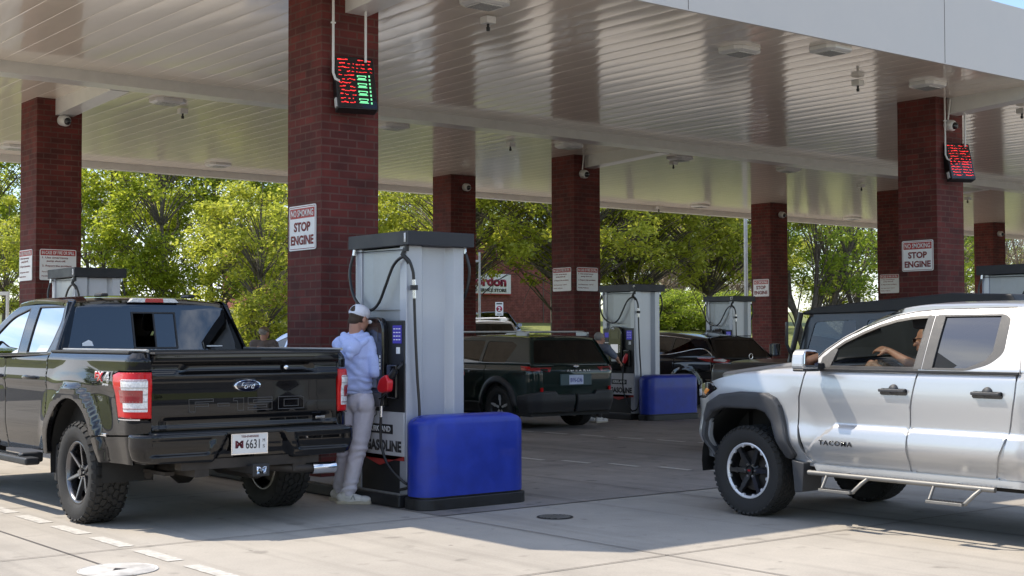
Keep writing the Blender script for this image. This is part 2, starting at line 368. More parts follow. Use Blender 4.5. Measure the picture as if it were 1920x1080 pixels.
# ================================================================ materials of the place
def rgb(r, g, b):
    f = lambda c: (c/255/12.92 if c/255 <= .04045 else ((c/255+.055)/1.055)**2.4); return (f(r), f(g), f(b))
m_conc = concrete('pale concrete paving', (.42, .382, .33), .17)  # forecourt concrete, paler than the dirtier slab under the canopy
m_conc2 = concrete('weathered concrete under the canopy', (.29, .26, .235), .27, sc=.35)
m_joint = mat('joint sealant', (.16, .14, .125), .9)
m_mark = mat('worn white paint', (.52, .49, .44), .75, var=.25, scale=14, bump=.2)
m_curb = concrete('curb concrete', (.30, .29, .27), .15)
m_blackcurb = mat('black painted curb', (.012, .012, .014), .5, var=.4)
m_brick = brick_mat('dark red brick', (.138, .023, .018), (.072, .013, .011), (.115, .050, .040), bw=.215, bh=.082)
m_brickfar = brick_mat('red brick of the store', (.26, .07, .055), (.20, .05, .042), (.30, .14, .12), bw=.3, bh=.1)
m_soffit = mat('glossy cream soffit paint', (.84, .75, .64), .5, var=.04, spec=.5, scale=1.2, coat=1, coat_r=.10)
m_soffit.node_tree.nodes['Principled BSDF'].inputs['Coat IOR'].default_value = 1.8
m_white = mat('white painted steel', (.66, .65, .63), .33, var=.04, coat=.25)
m_fascia = mat('pale grey fascia paint', (.57, .535, .50), .42, var=.03, scale=1)
m_grey = mat('grey steel', (.33, .33, .33), .4, metal=.7)
m_black = mat('black plastic', (.012, .012, .013), .42, var=.3)
m_blackgl = mat('gloss black plastic', (.010, .010, .012), .12, coat=.6)
m_rubber = mat('tyre rubber', (.022, .021, .020), .78, var=.25, scale=9, bump=.3, bscale=220)
m_chrome = mat('chrome', (.82, .82, .84), .08, metal=1, var=.02)
m_signwhite = mat('white sign sheet', (.80, .80, .80), .4, var=.04)
m_signred = mat('red sign ink', (.42, .035, .03), .5, var=.08)
m_signblack = mat('black sign ink', (.03, .028, .03), .5)
m_signdkred = mat('dark red sign ink', (.22, .03, .028), .5)
m_grass = mat('grass', (.17, .18, .045), .9, var=.4, scale=2.5, bump=.8, bscale=30, c2=(.10, .12, .03))
m_asph = concrete('asphalt', (.085, .085, .088), .15)
m_led = emis('red display diodes', (1, .03, .03), 1.3)
m_ledg = emis('green display diodes', (.25, 1, .45), .6)
# ================================================================ ground
def sheet(name, x0, x1, y0, y1, z, m, kind='structure', nx=1, ny=1, zf=None):
    b = MB(); vs = []
    for j in range(ny+1):
        for i in range(nx+1):
            x = x0+(x1-x0)*i/nx; y = y0+(y1-y0)*j/ny; vs.append((x, y, z if zf is None else zf(x, y)))
    b.add(vs, [(j*(nx+1)+i, j*(nx+1)+i+1, (j+1)*(nx+1)+i+1, (j+1)*(nx+1)+i) for j in range(ny) for i in range(nx)], zf is not None)
    o = b.build(name, m); o['kind'] = kind; return o
def terrain(x, y):
    pts = [(-1e4, -.02), (43, -.02), (49, .9), (58, 1.9), (75, 3.0), (100, 4.2), (160, 5.5), (1e4, 6)]
    for (a, za), (b, zb) in zip(pts, pts[1:]):
        if y <= b:
            z = za+(zb-za)*(y-a)/(b-a); break
    if y > 43: z += .12*noise.noise(Vector((x*.12, y*.12, 0)))*min(1, (y-43)/6)
    return z
def ground_mesh():
    b = MB(); ys = [-900, -300, -60, 0, 30, 42]+[43+i for i in range(0, 40)]+[90, 100, 130, 160, 300, 900]; xs = [-900, -300, -60]+[-40+4*i for i in range(50)]+[300, 900]
    vs = [(x, y, terrain(x, y)) for y in ys for x in xs]; n = len(xs)
    b.add(vs, [(j*n+i, j*n+i+1, (j+1)*n+i+1, (j+1)*n+i) for j in range(len(ys)-1) for i in range(n-1)], True)
    o = b.build('ground', m_grass); o['kind'] = 'structure'
ground_mesh()
sheet('parking_lot', -60, 140, -90, 42.6, -.010, m_asph)
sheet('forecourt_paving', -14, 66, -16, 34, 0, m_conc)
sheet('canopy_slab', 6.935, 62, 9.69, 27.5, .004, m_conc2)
def strips(name, L, m, z):
    b = MB()
    for x0, x1, y0, y1 in L: b.add([(x0, y0, z), (x1, y0, z), (x1, y1, z), (x0, y1, z)], [(0, 1, 2, 3)])
    o = b.build(name, m); o['kind'] = 'structure'; return o
hw = .007
strips('paving_joints', [(-14, 66, y-hw, y+hw) for y in (-1.3, 1.45, 4.2, 6.95, 9.69, 12.6, 15.4, 18.2, 21, 23.8)]+[(x-hw, x+hw, -16, 34) for x in (-4.2, -1.4, 1.2, 3.66, 6.92, 9.7, 12.5, 15.3, 18, 20.8, 23.6)], m_joint, .0065)
# dashes: every one a thing one could count, all alike
def dash_line(x, ys, ln, wd, label, slope=0.):
    first = None
    for y in ys:
        if first is None:
            b = MB(); n = 6
            L_ = [(-wd/2+random.uniform(-.004, .004), -ln/2+ln*i/n) for i in range(n+1)]; R_ = [(wd/2+random.uniform(-.004, .004), ln/2-ln*i/n) for i in range(n+1)]
            P_ = R_+L_
            b.add([(p[0], p[1], .004 if ln > .58 else .009) for p in P_][::-1], [tuple(range(len(P_)))]); o = first = b.build('lane_dash', m_mark)
        else:
            o = first.copy(); col.objects.link(o)
        o.location = (x+(y-ys[0])*slope, y, 0); tag(o, label, 'lane marking', group=label)
dash_line(4.13, [12.60-.84*i for i in range(-3, 9)], .60, .12, 'white painted dash on the sunlit concrete beside the black pickup')
dash_line(10.84, [12.77-.69*i for i in range(-2, 5)], .50, .09, 'worn pale dash on the shaded concrete, nearer row right of the blue bollard cover', -.23)
dash_line(14.04, [16.74-.77*i for i in range(-2, 5)], .55, .09, 'worn pale dash on the shaded concrete, farther row behind the blue bollard cover', -.11)
def manhole(x, y, r, m, label, white=False):
    b = MB(); b.lathe([(.003, 0), (.003, r*.93), (.001, r*.94), (.001, r*.97), (.004, r*.98), (.004, r), (.0, r+.004)], 'z', 40)
    o = b.build('manhole_cover', m, loc=(x, y, .004)); tag(o, label, 'manhole cover')
    c = MB()
    if white:
        c.prism([(-.05, -.03), (.05, -.03), (0, .05)], .0035, .0045); c.build('arrow_mark', m_signblack, o)
    else:
        for i in range(-3, 4): c.box(-math.sqrt(max(.001, (r*.85)**2-(i*r*.24)**2)), math.sqrt(max(.001, (r*.85)**2-(i*r*.24)**2)), i*r*.24-.008, i*r*.24+.008, .0035, .006)
        c.build('rib', m_grey, o)
manhole(7.64, 9.02, .155, mat('rusty iron', (.03, .026, .024), .7, var=.4), 'small dark iron cover set in the shaded concrete')
manhole(3.67, 8.84, .26, mat('white painted iron', (.50, .48, .45), .7, var=.3), 'round white painted cover in the sunlit concrete', True)
# ================================================================ canopy
CZ = 5.187; CX0, CX1 = 4.2, 62.; CY0, CY1 = 10.654, 27.4; CT = 6.2
COLX = [7.215+10.748*i for i in range(4)]; COLY = [12.217, 20.584, 24.772]; CW = .70
canopy = empty('canopy', ((CX0+CX1)/2, CY0, CZ), label='long flat fuel station canopy with cream ribbed ceiling and pale grey fascia', cat='canopy')
def part(b, name, m, **k):
    o = b.build(name, m, **k); o.parent = canopy; o.matrix_parent_inverse = Matrix.Translation(-canopy.location); return o
def soffit(y0, y1):
    b = MB(); p = .3335; n = int((CX1-CX0)/p); rnd = random.Random(int(y0*10)); ny = 10
    for i in range(n):
        x = CX0+i*p; t1 = rnd.uniform(-.0009, .0009); t2 = rnd.uniform(-.0004, .0004)
        prof = [(0, .0035), (.003, .0+t1), (.012, -.0003), (.03, -.0005), (.11, -.0012-abs(t2)), (.17, -.0015+t2), (.24, -.0012), (p-.018, -.0005), (p-.004, -.0002), (p, .0)]
        vs = []; 
        for j in range(ny+1):
            y = y0+(y1-y0)*j/ny; wv = .0007*math.sin(y*1.7+i*2.1)*(1 if 0 < j < ny else 0)
            vs += [(x+a, y, CZ+z+(wv if 2 < k < 7 else 0)) for k, (a, z) in enumerate(prof)]
        m = len(prof); b.add(vs, [(j*m+k, j*m+k+1, (j+1)*m+k+1, (j+1)*m+k)[::-1] for j in range(ny) for k in range(m-1)], True)
    return b
part(soffit(CY0+.02, 18.1), 'ceiling_deck', m_soffit); part(soffit(18.45, CY1), 'ceiling_deck', m_soffit)
b = MB(); b.box(CX0-.25, CX1, CY0-.02, CY0+.015, CZ-.012, CT); b.box(CX0-.25, CX0-.2, CY0, CY1+.2, CZ-.012, CT); b.box(CX0-.25, CX1, CY1+.15, CY1+.2, CZ-.14, CT); b.box(CX1, CX1+.05, CY0, CY1+.2, CZ-.012, CT)
part(b, 'fascia', m_fascia)
b = MB(); 
for i in range(13): x = CX0+1.9+i*4.88; b.box(x-.004, x+.004, CY0-.023, CY0-.021, CZ, CT)
part(b, 'fascia_seam', m_joint)
b = MB(); b.box(CX0-.2, CX1, CY0, CY1+.15, CZ+.03, CT-.06); part(b, 'roof_slab', m_grey)
b = MB(); b.box(CX0, CX1, 18.1, 18.45, CZ-.16, CZ+.02); part(b, 'drain_beam', m_white, bevel=.004)
b = MB(); b.box(CX0, CX1, CY1, CY1+.15, CZ-.14, CZ+.03); part(b, 'edge_beam', m_white, bevel=.004)
def crossbeam(x, y0, y1, h0, h1, wd=.28):
    b = MB(); vs = []
    for y, h in ((y0, h0), (y1, h1)): vs += [(x-wd/2, y, CZ-h), (x+wd/2, y, CZ-h), (x+wd/2, y, CZ+.01), (x-wd/2, y, CZ+.01)]
    b.add(vs, [(0, 1, 2, 3), (7, 6, 5, 4), (0, 4, 5, 1), (1, 5, 6, 2), (2, 6, 7, 3), (3, 7, 4, 0)]); part(b, 'cross_beam', m_white, bevel=.004)
for i, j in ((0, 0), (1, 0), (2, 0), (0, 1), (1, 1), (2, 1)):
    crossbeam(COLX[i]+.42, COLY[j]-.003, (CY0+.03, 18.46)[j], .25, .17)
# ---- columns
def column(x, y, label):
    b = MB(); b.box(0, CW, 0, CW, 0, CZ+.02); o = b.build('brick_column', m_brick, bevel=.006, seg=1, loc=(x, y, 0)); tag(o, label, 'column', 'brick canopy columns'); return o
column(COLX[0], COLY[0], 'large near brick column with no smoking sign and red and green display, behind the first pump')
column(COLX[1], COLY[0], 'brick column at right with red display hanging above the silver pickup')
column(COLX[0], COLY[1], 'leftmost brick column, with fire or spill signs above the black pickup')
column(COLX[1], COLY[1], 'brick column with two fire or spill signs behind the dark green wagon')
column(COLX[2], COLY[1], 'brick column mostly hidden behind the right display column, one small sign low on it')
column(COLX[1], COLY[2], 'brick column just right of the first pump, with a camera and no sign showing')
column(COLX[2], COLY[2], 'brick column with stop engine sign behind pump 17')
column(COLX[3], COLY[2], 'farthest right brick column, behind the black pump cap at the frame edge')
# ---- signs on the columns
def sign_board(x, y, axis, label, kind, z=2.46):
    """axis 'x': on a face looking to -X; 'y': on a face looking to -Y"""
    t = empty('safety_sign', (x, y, z), label=label, cat='sign', group='safety signs on the columns')
    rt, up = (Vector((0, -1, 0)), Vector((0, 0, 1))) if axis == 'x' else (Vector((1, 0, 0)), Vector((0, 0, 1))); nn = rt.cross(up)
    W, H = .56, .47
    def pl(name, m, u0, u1, v0, v1, d0, d1, r=.03):
        poly = rp((u0, v0, r), (u1, v0, r), (u1, v1, r), (u0, v1, r)) if r else [(u0, v0), (u1, v0), (u1, v1), (u0, v1)]
        mt = Matrix((rt, up, nn)).transposed().to_4x4(); b = MB(); b.prism(poly, d0, d1, mtx=mt); return b.build(name, m, t, fixn=True)
    T = lambda body, m, u, v, wd, h, bold=.02, **k: text('lettering', body, m, t, rt*u+up*v+nn*.0125, rt, up, wd, h, .001, bold, **k)
    if kind == 'smoke':
        pl('board', m_signwhite, 0, W, 0, H, .003, .010)
        b = MB(); mt = Matrix((rt, up, nn)).transposed().to_4x4()
        e = .012
        for q in (rp((e, e, .02), (W-e, e, .02), (W-e, H-e, .02), (e, H-e, .02)),):
            qi = offset(q, .007); q = offset(q, 0); n = len(q)
            vs = [mt @ Vector((p[0], p[1], .0112)) for p in q]+[mt @ Vector((p[0], p[1], .0112)) for p in qi]
            b.add(vs, [(i, (i+1) % n, n+(i+1) % n, n+i) for i in range(n)])
        b.build('border', m_signdkred, t)
        pl('header', m_signred, .03, W-.03, .335, .44, .010, .0115, .01)
        T('NO SMOKING', m_signwhite, W/2, .388, .46, .072); T('STOP', m_signdkred, W/2, .245, .34, .10, .035); T('ENGINE', m_signdkred, W/2, .105, .47, .10, .035)
    else:
        pl('board', m_signwhite, 0, W, 0, H, .003, .010)
        pl('header', m_signred, .012, W-.012, .375, .458, .010, .0115, .01)
        T('IN CASE OF FIRE OR SPILL', m_signwhite, W/2, .417, .50, .052)
        T('1. Use emergency', m_signdkred, .235, .338, .40, .036); T('pump shut-off.', m_signdkred, .25, .288, .29, .036)
        T('2. Report the accident.', m_signdkred, .265, .215, .46, .036)
        T('Fire Department:  Call 911', m_signdkred, .235, .125, .40, .026); T('Facility Address:  on the column', m_signdkred, .265, .060, .46, .026) if False else T('Facility Address:', m_signdkred, .17, .060, .28, .026)
    return t
xs0, xs1, xs2 = COLX[0]-.002, COLX[1]-.002, COLX[2]-.002
sign_board(xs0, COLY[0]+.645, 'x', 'no smoking stop engine sign on the large near column', 'smoke')
sign_board(xs1, COLY[0]+.63, 'x', 'no smoking stop engine sign on the column at right, above the dark off-roader', 'smoke', 2.54)
sign_board(xs2, COLY[2]+.63, 'x', 'small far no smoking stop engine sign beside pump 17', 'smoke', 2.63)
sign_board(xs0, COLY[1]+.68, 'x', 'fire or spill sign on the narrow left side of the leftmost column', 'fire', 2.42)
sign_board(COLX[0]+.06, COLY[1]-.002, 'y', 'fire or spill sign on the front of the leftmost column, partly behind the pump cap', 'fire', 2.42)
sign_board(xs1, COLY[1]+.65, 'x', 'left of two fire or spill signs on the column behind the green wagon', 'fire', 2.46)
sign_board(COLX[1]+.06, COLY[1]-.002, 'y', 'right of two fire or spill signs on the column behind the green wagon', 'fire', 2.46)
sign_board(xs2, COLY[1]+.62, 'x', 'fire or spill sign low on the half hidden column above the dark off-roader', 'fire', 2.61)
# ---- ceiling lights and sensors
m_lens = mat('ribbed light lens', (.62, .62, .60), .25, var=.1, scale=40)
def light_proto():
    t = empty('canopy_light', group='canopy lights')
    b = MB(); o = [(-.25, -.13), (-.16, -.21), (.16, -.21), (.25, -.13), (.25, .13), (.16, .21), (-.16, .21), (-.25, .13)]
    vs = [(x, y, 0) for x, y in o]+[(x*.99, y*.99, -.045) for x, y in o]+[(x*.8, y*.8, -.065) for x, y in o]; n = 8
    b.add(vs, [(i, (i+1) % n, n+(i+1) % n, n+i) for i in range(n)]+[(n+i, n+(i+1) % n, 2*n+(i+1) % n, 2*n+i) for i in range(n)]+[tuple(range(2*n, 3*n))]); b.build('housing', m_white, t, bevel=.004, fixn=True)
    b = MB(); b.box(-.15, .15, -.13, .13, -.074, -.064); b.build('lens', m_lens, t, bevel=.003)
    b = MB()
    for i in range(9): b.box(-.14+i*.034, -.132+i*.034, -.12, .12, -.078, -.0735)
    b.build('louvre', m_grey, t); return t
LP = [(8.94, 11.7, 'cream square ceiling light at the top edge right of the large near column'), (13.0, 11.7, 'ceiling light in the front bay between the two display columns'), (16.94, 11.65, 'ceiling light in front of the column with the red display'),
      (13.86, 10.95, 'ceiling light half hidden against the fascia'), (19.96, 19.6, 'ceiling light with a sensor hanging beside it, above pump 9'), (16.98, 19.6, 'ceiling light in front of the column behind the dark green wagon'),
      (23.2, 19.5, 'ceiling light between the middle column and the right display column'), (13.0, 19.6, 'ceiling light beside the large near column on its right'), (8.87, 19.6, 'ceiling light above the black pickup, right of the leftmost column'),
      (12.99, 26.2, 'far ceiling light near the rear edge left of the large near column'), (8.73, 26.1, 'far ceiling light left of the leftmost column'), (27.67, 26.4, 'far ceiling light near the rear edge left of the stop engine column'),
      (34.4, 26.4, 'far ceiling light near the rear edge right of the stop engine column'), (29.9, 19.3, 'ceiling light right of the column with the red display')]
lp = light_proto()
for i, (x, y, lb) in enumerate(LP):
    if i == 0: lp.location = (x, y, CZ); lp['label'] = lb; lp['category'] = 'ceiling light'
    else: copy_tree(lp, None, (x, y, CZ-.003), None, lb)
SP = [(9.37, 12.2, 'ceiling heat sensor right of the large near column'), (15.84, 12.04, 'ceiling heat sensor left of the column with the red display'), (15.8, 19.9, 'ceiling heat sensor left of the column behind the dark green wagon'),
      (9.35, 20.1, 'ceiling heat sensor above the black pickup'), (20.16, 19.98, 'ceiling heat sensor hanging beside the light above pump 9'), (26.8, 20.3, 'ceiling heat sensor left of the half hidden column'),
      (26.86, 27.2, 'far ceiling heat sensor near the rear edge'), (19.9, 11.95, 'ceiling heat sensor at the right frame edge'), (31.5, 20.5, 'ceiling heat sensor just right of the red display')]
t = empty('heat_sensor', group='heat sensors on the ceiling'); b = MB(); b.box(-.065, .065, -.065, .065, -.085, -.004); b.build('box', m_white, t, bevel=.006)
b = MB(); b.cyl((0, 0, -.085), (0, 0, -.125), .016, .014, 12); b.cyl((0, 0, -.125), (0, 0, -.165), .024, .02, 12); b.build('nozzle', m_black, t)
b = MB(); b.cyl((0, 0, .0), (0, 0, -.05), .02, n=10); b.build('stem', m_white, t)
for i, (x, y, lb) in enumerate(SP):
    if i == 0: t.location = (x, y, CZ-.02); t['label'] = lb; t['category'] = 'sensor'
    else: copy_tree(t, None, (x, y, CZ-.02), None, lb)
# ---- cameras on the columns
t = empty('security_camera', group='dome cameras on the columns')
b = MB(); b.lathe([(0, .0), (0, .085), (-.10, .085), (-.125, .078), (-.14, .06), (-.14, 0)], 'y', 28); b.build('housing', m_white, t, angle=40, fixn=True)
b = MB(); b.lathe([(-.14, .056), (-.165, .052), (-.185, .036), (-.195, .018), (-.198, 0)], 'y', 24); b.build('lens', m_blackgl, t, fixn=True)
KP = [(7.60, COLY[1], 4.87, 'white camera near the top of the leftmost column', .25, 0), (18.36, COLY[2], 4.92, 'white camera on the column just right of the first pump', 0, 0), (18.18, COLY[1], 4.81, 'white camera below a conduit on the column behind the dark green wagon', 0, 1),
      (29.12, COLY[2], 4.875, 'white camera on the stop engine column by pump 17', 0, 0), (18.24, COLY[0], 4.77, 'white camera above the red display on the right column', 0, 1), (39.77, COLY[2], 4.83, 'white camera on the farthest right column', 0, 0)]
for i, (x, y, z, lb, rz, cond) in enumerate(KP):
    if i == 0: t.location = (x, y, z); t.rotation_euler = (R(12), 0, rz); t['label'] = lb; t['category'] = 'camera'; c = t
    else: c = copy_tree(t, None, (x, y, z), rz, lb); c.rotation_euler = (R(10), 0, rz)
    if cond: b = MB(); b.tube([(-.03, -.03, .08), (-.03, -.02, .40)], .014); b.build('conduit', m_white, c)
# ---- hanging displays
def display(x, y, z, label, green, rz):
    t = empty('price_display', (x, y, z), rz, label=label, cat='display', group='hanging displays on the columns')
    tl = Matrix.Rotation(R(-17), 4, 'X'); W, H, D = .43, .60, .13
    def place(b, n, m, **k): o = b.build(n, m, t, **k); o.matrix_local = tl; return o
    b = MB(); b.box(0, W, -D, 0, 0, H); place(b, 'case', m_black, bevel=.012)
    b = MB(); b.box(.012, W-.012, -D-.004, -D-.001, .012, H-.012); place(b, 'screen', m_blackgl)
    rnd = random.Random(3 if green else 9); br = MB(); bg_ = MB(); rows = 12
    for r_ in range(rows):
        zc = H-.045-r_*(H-.07)/rows
        for side in (0, 1):
            g = green and side == 1 and r_ > 3; bb = bg_ if g else br
            x0 = .035+side*.195
            if g:      # block digits
                bb.box(x0, x0+.10, -D-.007, -D-.004, zc-.004, zc+.004); 
                if r_ % 2: bb.box(x0+.01, x0+.09, -D-.007, -D-.004, zc+.008, zc+.020)
                else: bb.box(x0, x0+.012, -D-.007, -D-.004, zc-.015, zc); bb.box(x0+.088, x0+.10, -D-.007, -D-.004, zc-.015, zc)
                bb.box(x0+.125, x0+.14, -D-.007, -D-.004, zc-.01, zc+.012); continue
            xx = x0
            while xx < x0+.165:
                wd = rnd.choice((.008, .012, .02, .028)); hh = rnd.choice((.005, .008, .012)); oz = rnd.uniform(-.006, .006)
                if rnd.random() < .70: bb.box(xx, min(xx+wd, x0+.17), -D-.007, -D-.004, zc+oz-hh*.35, zc+oz+hh*.35)
                xx += wd+.004
    place(br, 'red_characters', m_led)
    if green: place(bg_, 'green_characters', m_ledg)
    b = MB(); b.box(-.012, .0, -.10, -.05, .03, .13); place(b, 'label_plate', m_white)
    b = MB(); b.box(.10, W-.06, 0, .10, .15, .40); o = b.build('bracket', m_black, t)
    b = MB(); b.tube([(-.02, -.0, 1.45), (-.02, -.0, .42), (0, -.02, .35), (.03, -.05, .33)], .014); b.tube([(.33, -.0, 1.45), (.33, -.0, .55)], .014)
    b.box(-.045, .005, -.01, .01, .93, .945); b.build('conduit', m_white, t); return t
display(COLX[0]+.12, COLY[0]-.07, 3.86, 'hanging display with red and green characters on the large near column', True, R(-14))
display(COLX[1]+.16, COLY[0]-.07, 3.88, 'hanging display with only red characters on the right column', False, R(-22))
# ================================================================ fuel pumps
m_pump = mat('silver grey pump cladding', (.44, .46, .52), .30, metal=.25, coat=.3, var=.015, scale=300)
m_pumpin = mat('grey pump back panel', (.36, .38, .40), .35, metal=.3, var=.06)
m_cap = mat('dark slate cap', (.014, .015, .021), .5, coat=0., var=.15)
m_hose = mat('black hose', (.012, .012, .014), .38, coat=.2)
m_fitting = mat('bright hose fitting', (.72, .72, .74), .2, metal=.8)
m_pumpwhite = mat('white pump panel', (.60, .60, .62), .35, var=.05)
m_pricebl = emis('blue price panel', (.025, .02, .22), .6)
m_scr = mat('dark display glass', (.03, .034, .04), .1, coat=1); m_scrlit = emis('lit pump display', (.62, .64, .68), .35)
m_nozred = mat('red nozzle cover', (.62, .012, .02), .35, coat=.4, var=.1)
m_blue = mat('royal blue plastic cover', (.014, .038, .34), .42, coat=.15, var=.16, scale=5, spec=.4, bump=.08, bscale=400)
P0 = (7.02, 10.37)
def spl(pts, n=10):
    P = [Vector(p) for p in pts]; P = [P[0]*2-P[1]]+P+[P[-1]*2-P[-2]]; o = []
    for i in range(1, len(P)-2):
        for k in range(n):
            t = k/n; a, b, c, d = P[i-1], P[i], P[i+1], P[i+2]; o.append(.5*((2*b)+(c-a)*t+(2*a-5*b+4*c-d)*t*t+(3*b-a-3*c+d)*t**3))
    o.append(P[-2]); return o
def pump_proto(num, nozzle_home=True):
    t = empty('fuel_pump', (P0[0], P0[1], 0)); D = .87; Wd = .65
    prof = [(0, 0), (.03, 0), (.17, 0), (.225, .07), (.48, .07), (.535, 0), (Wd, 0)]
    for y0, s_ in ((0, 1), (D, -1)):
        b = MB(); poly = [(x, y0+s_*y) for x, y in prof]+[(Wd, y0+s_*.11), (0, y0+s_*.11)]; b.prism(poly, .12, 2.385); b.build('cladding_panel', m_pump, t, bevel=.006, fixn=True)
    b = MB(); b.box(.045, Wd-.045, .08, D-.08, .86, 2.375); b.build('back_panel', m_pumpin, t); b = MB(); b.prism([(.015, .10), (.045, .10), (.045, .60), (.03, .60)], 1.8, 2.37); b.prism([(.045, .60), (.03, .60), (.015, D-.10), (.045, D-.10)], 1.8, 2.37); b.build('back_panel', m_pumpin, t, fixn=True)
    b = MB(); b.box(-.045, Wd+.05, -.10, D+.06, 2.385, 2.515); c = b.build('cap', m_cap, t, bevel=.005)
    text('number', num, m_signwhite, c, (-.0475, -.045+.03*(len(num) > 1), 2.452), (0, -1, 0), (0, 0, 1), None, .085, .003, .07)
    for sx in (0, 1):   # both fuelling faces
        xf = (lambda v: v) if sx == 0 else (lambda v: Wd-v)
        def bx(n, m, x0, x1, y0, y1, z0, z1, bev=.004, par=None):
            b = MB(); b.box(min(xf(x0), xf(x1)), max(xf(x0), xf(x1)), y0, y1, z0, z1); return b.build(n, m, par or t, bevel=bev)
        bx('fascia_board', m_black, -.012, .05, .02, D-.02, .86, 1.70, .01)
        fw = bx('lower_panel', m_pumpwhite, -.008, .04, .03, D-.03, .42, .86)
        b = MB(); b.prism([(.03, .42), (D-.03, .42), (D-.03, .46), (D/2, .36), (.03, .46)][::-1], xf(-.010), xf(.02), 'x'); b.build('red_chevron', m_signred, fw, fixn=True)
        b = MB(); b.prism([(.03, .425), (D-.03, .425), (D-.03, .12), (.03, .12)], xf(.01), xf(.03), 'x'); b.build('plinth', m_black, t, fixn=True)
        hd = MB(); hd.prism(rp((.28, .90, .03), (.64, .90, .03), (.64, 1.735, .14), (.28, 1.735, .14), n=8), xf(-.075), xf(.0), 'x'); h = hd.build('card_reader', m_blackgl, t, bevel=.02, seg=3, fixn=True)
        bx('screen', m_scr, -.079, -.07, .36, .56, 1.50, 1.64, .002, h); bx('screen', m_scrlit if num != '1' else m_scr, -.079, -.07, .37, .57, 1.24, 1.40, .002, h)
        bx('keypad', m_grey, -.079, -.07, .38, .55, 1.08, 1.20, .002, h)
        for k in range(4): bx('softkey', m_signwhite, -.080, -.07, .315, .330, 1.25+k*.035, 1.275+k*.035, .001, h)
        b = MB(); b.lathe([(xf(-.082), 0), (xf(-.082), .03), (xf(-.06), .032)], 'x', 20, c=(0, 0, 0)); lg = b.build('maker_badge', m_signwhite, h, loc=(0, .50, 1.69)); lg.scale = (1, 1.2, .6)
        pr = bx('price_panel', m_pricebl, -.018, -.01, .06, .20, 1.49, 1.655, .002)
        for r_ in range(4):
            for cc in range(3): bx('price_digit', m_signwhite, -.0195, -.018, .072+cc*.042, .072+cc*.042+.030, 1.52+r_*.033, 1.528+r_*.033, 0, pr)
        bx('sticker', m_signwhite, -.016, -.01, .085, .145, 1.395, 1.455, .001)
        bx('grade_panel', m_signwhite, -.016, -.01, .69, .80, 1.42, 1.44, .001); bx('grade_panel', m_pricebl, -.016, -.01, .69, .80, 1.53, 1.62, .001)
        bx('nozzle_boot', m_blackgl, -.055, .0, .10, .26, .98, 1.30, .02)
        if sx == 0:
            kb = bx('name_plate', m_black, -.0115, -.007, .21, .62, .655, .742, .0)
            text('lettering', 'KIRKLAND', m_signwhite, kb, (-.0118, .415, .70), (0, -1, 0), (0, 0, 1), .34, .052, .001, .03)
            text('lettering', 'GASOLINE', m_signblack, fw, (-.0085, .37, .545), (0, -1, 0), (0, 0, 1), .60, .105, .0015, .05)
        # hose: loop from the cap to the hook, then down past the coupling
        X = lambda v: xf(v); n0 = set(bpy.data.objects)
        b = MB(); b.tube(spl([(X(-.02), .85, 2.38), (X(-.05), .89, 2.18), (X(-.05), .84, 1.97), (X(-.05), .70, 1.84), (X(-.05), .52, 1.80), (X(-.05), .38, 1.87), (X(-.05), .27, 2.02), (X(-.045), .15, 2.20), (X(-.03), .03, 2.275), (X(-.0), -.035, 2.25), (X(.03), -.06, 2.15), (X(.04), -.06, 2.06)]), .0145, 10); ho = b.build('hose', m_hose, t)
        b = MB(); b.tube(spl([(X(.045), -.06, 1.92), (X(.06), -.055, 1.6), (X(.085), -.05, 1.2), (X(.11), -.05, .84), (X(.09), -.045, .5), (X(.02), -.04, .22), (X(-.04), .05, .16)] if num == '1' or 1 else []), .0135, 10); b.build('hose', m_hose, t)
        b = MB(); b.cyl((X(.04), -.06, 2.07), (X(.043), -.06, 2.02), .019, n=14); b.cyl((X(.044), -.06, 1.975), (X(.046), -.06, 1.90), .017, n=14); b.cyl((X(-.02), .85, 2.385), (X(-.025), .855, 2.33), .019, n=12); b.build('fitting', m_fitting, ho)
        b = MB(); b.cyl((X(.043), -.06, 2.02), (X(.044), -.06, 1.975), .036, n=14); b.build('breakaway_collar', m_black, ho)
        b = MB(); b.cyl((X(-.01), -.02, 2.385), (X(-.01), -.02, 2.33), .022); b.tube([(X(-.01), .0, 2.36), (X(-.03), .02, 2.30), (X(-.0), -.02, 2.25), (X(.01), -.03, 2.22)], .022); b.tube([(X(-.02), .86, 2.355), (X(-.02), .40, 2.350), (X(-.02), .02, 2.345)], .005, 6); b.build('hose_hook', m_black, t)
        if nozzle_home or sx == 1:
            b = MB(); b.tube([(X(-.05), .15, 1.22), (X(-.075), .17, 1.14), (X(-.085), .20, 1.06)], [.03, .045, .034], 12); nz = b.build('nozzle', m_nozred, t); b = MB(); b.tube(spl([(X(-.085), .20, 1.06), (X(-.09), .22, .9), (X(-.09), .22, .6), (X(-.06), .15, .3), (X(-.03), .05, .17)]), .013, 10); b.build('hose', m_hose, nz)
        if sx == 1:
            for o_ in [o_ for o_ in bpy.data.objects if o_ not in n0]:
                for v in o_.data.vertices: v.co.y = D-v.co.y
                o_.data.flip_normals()
    return t
pump1 = pump_proto('1', False); tag(pump1, 'silver fuel pump numbered 1 with the man in the blue hoodie at it', 'fuel pump', 'fuel pumps')
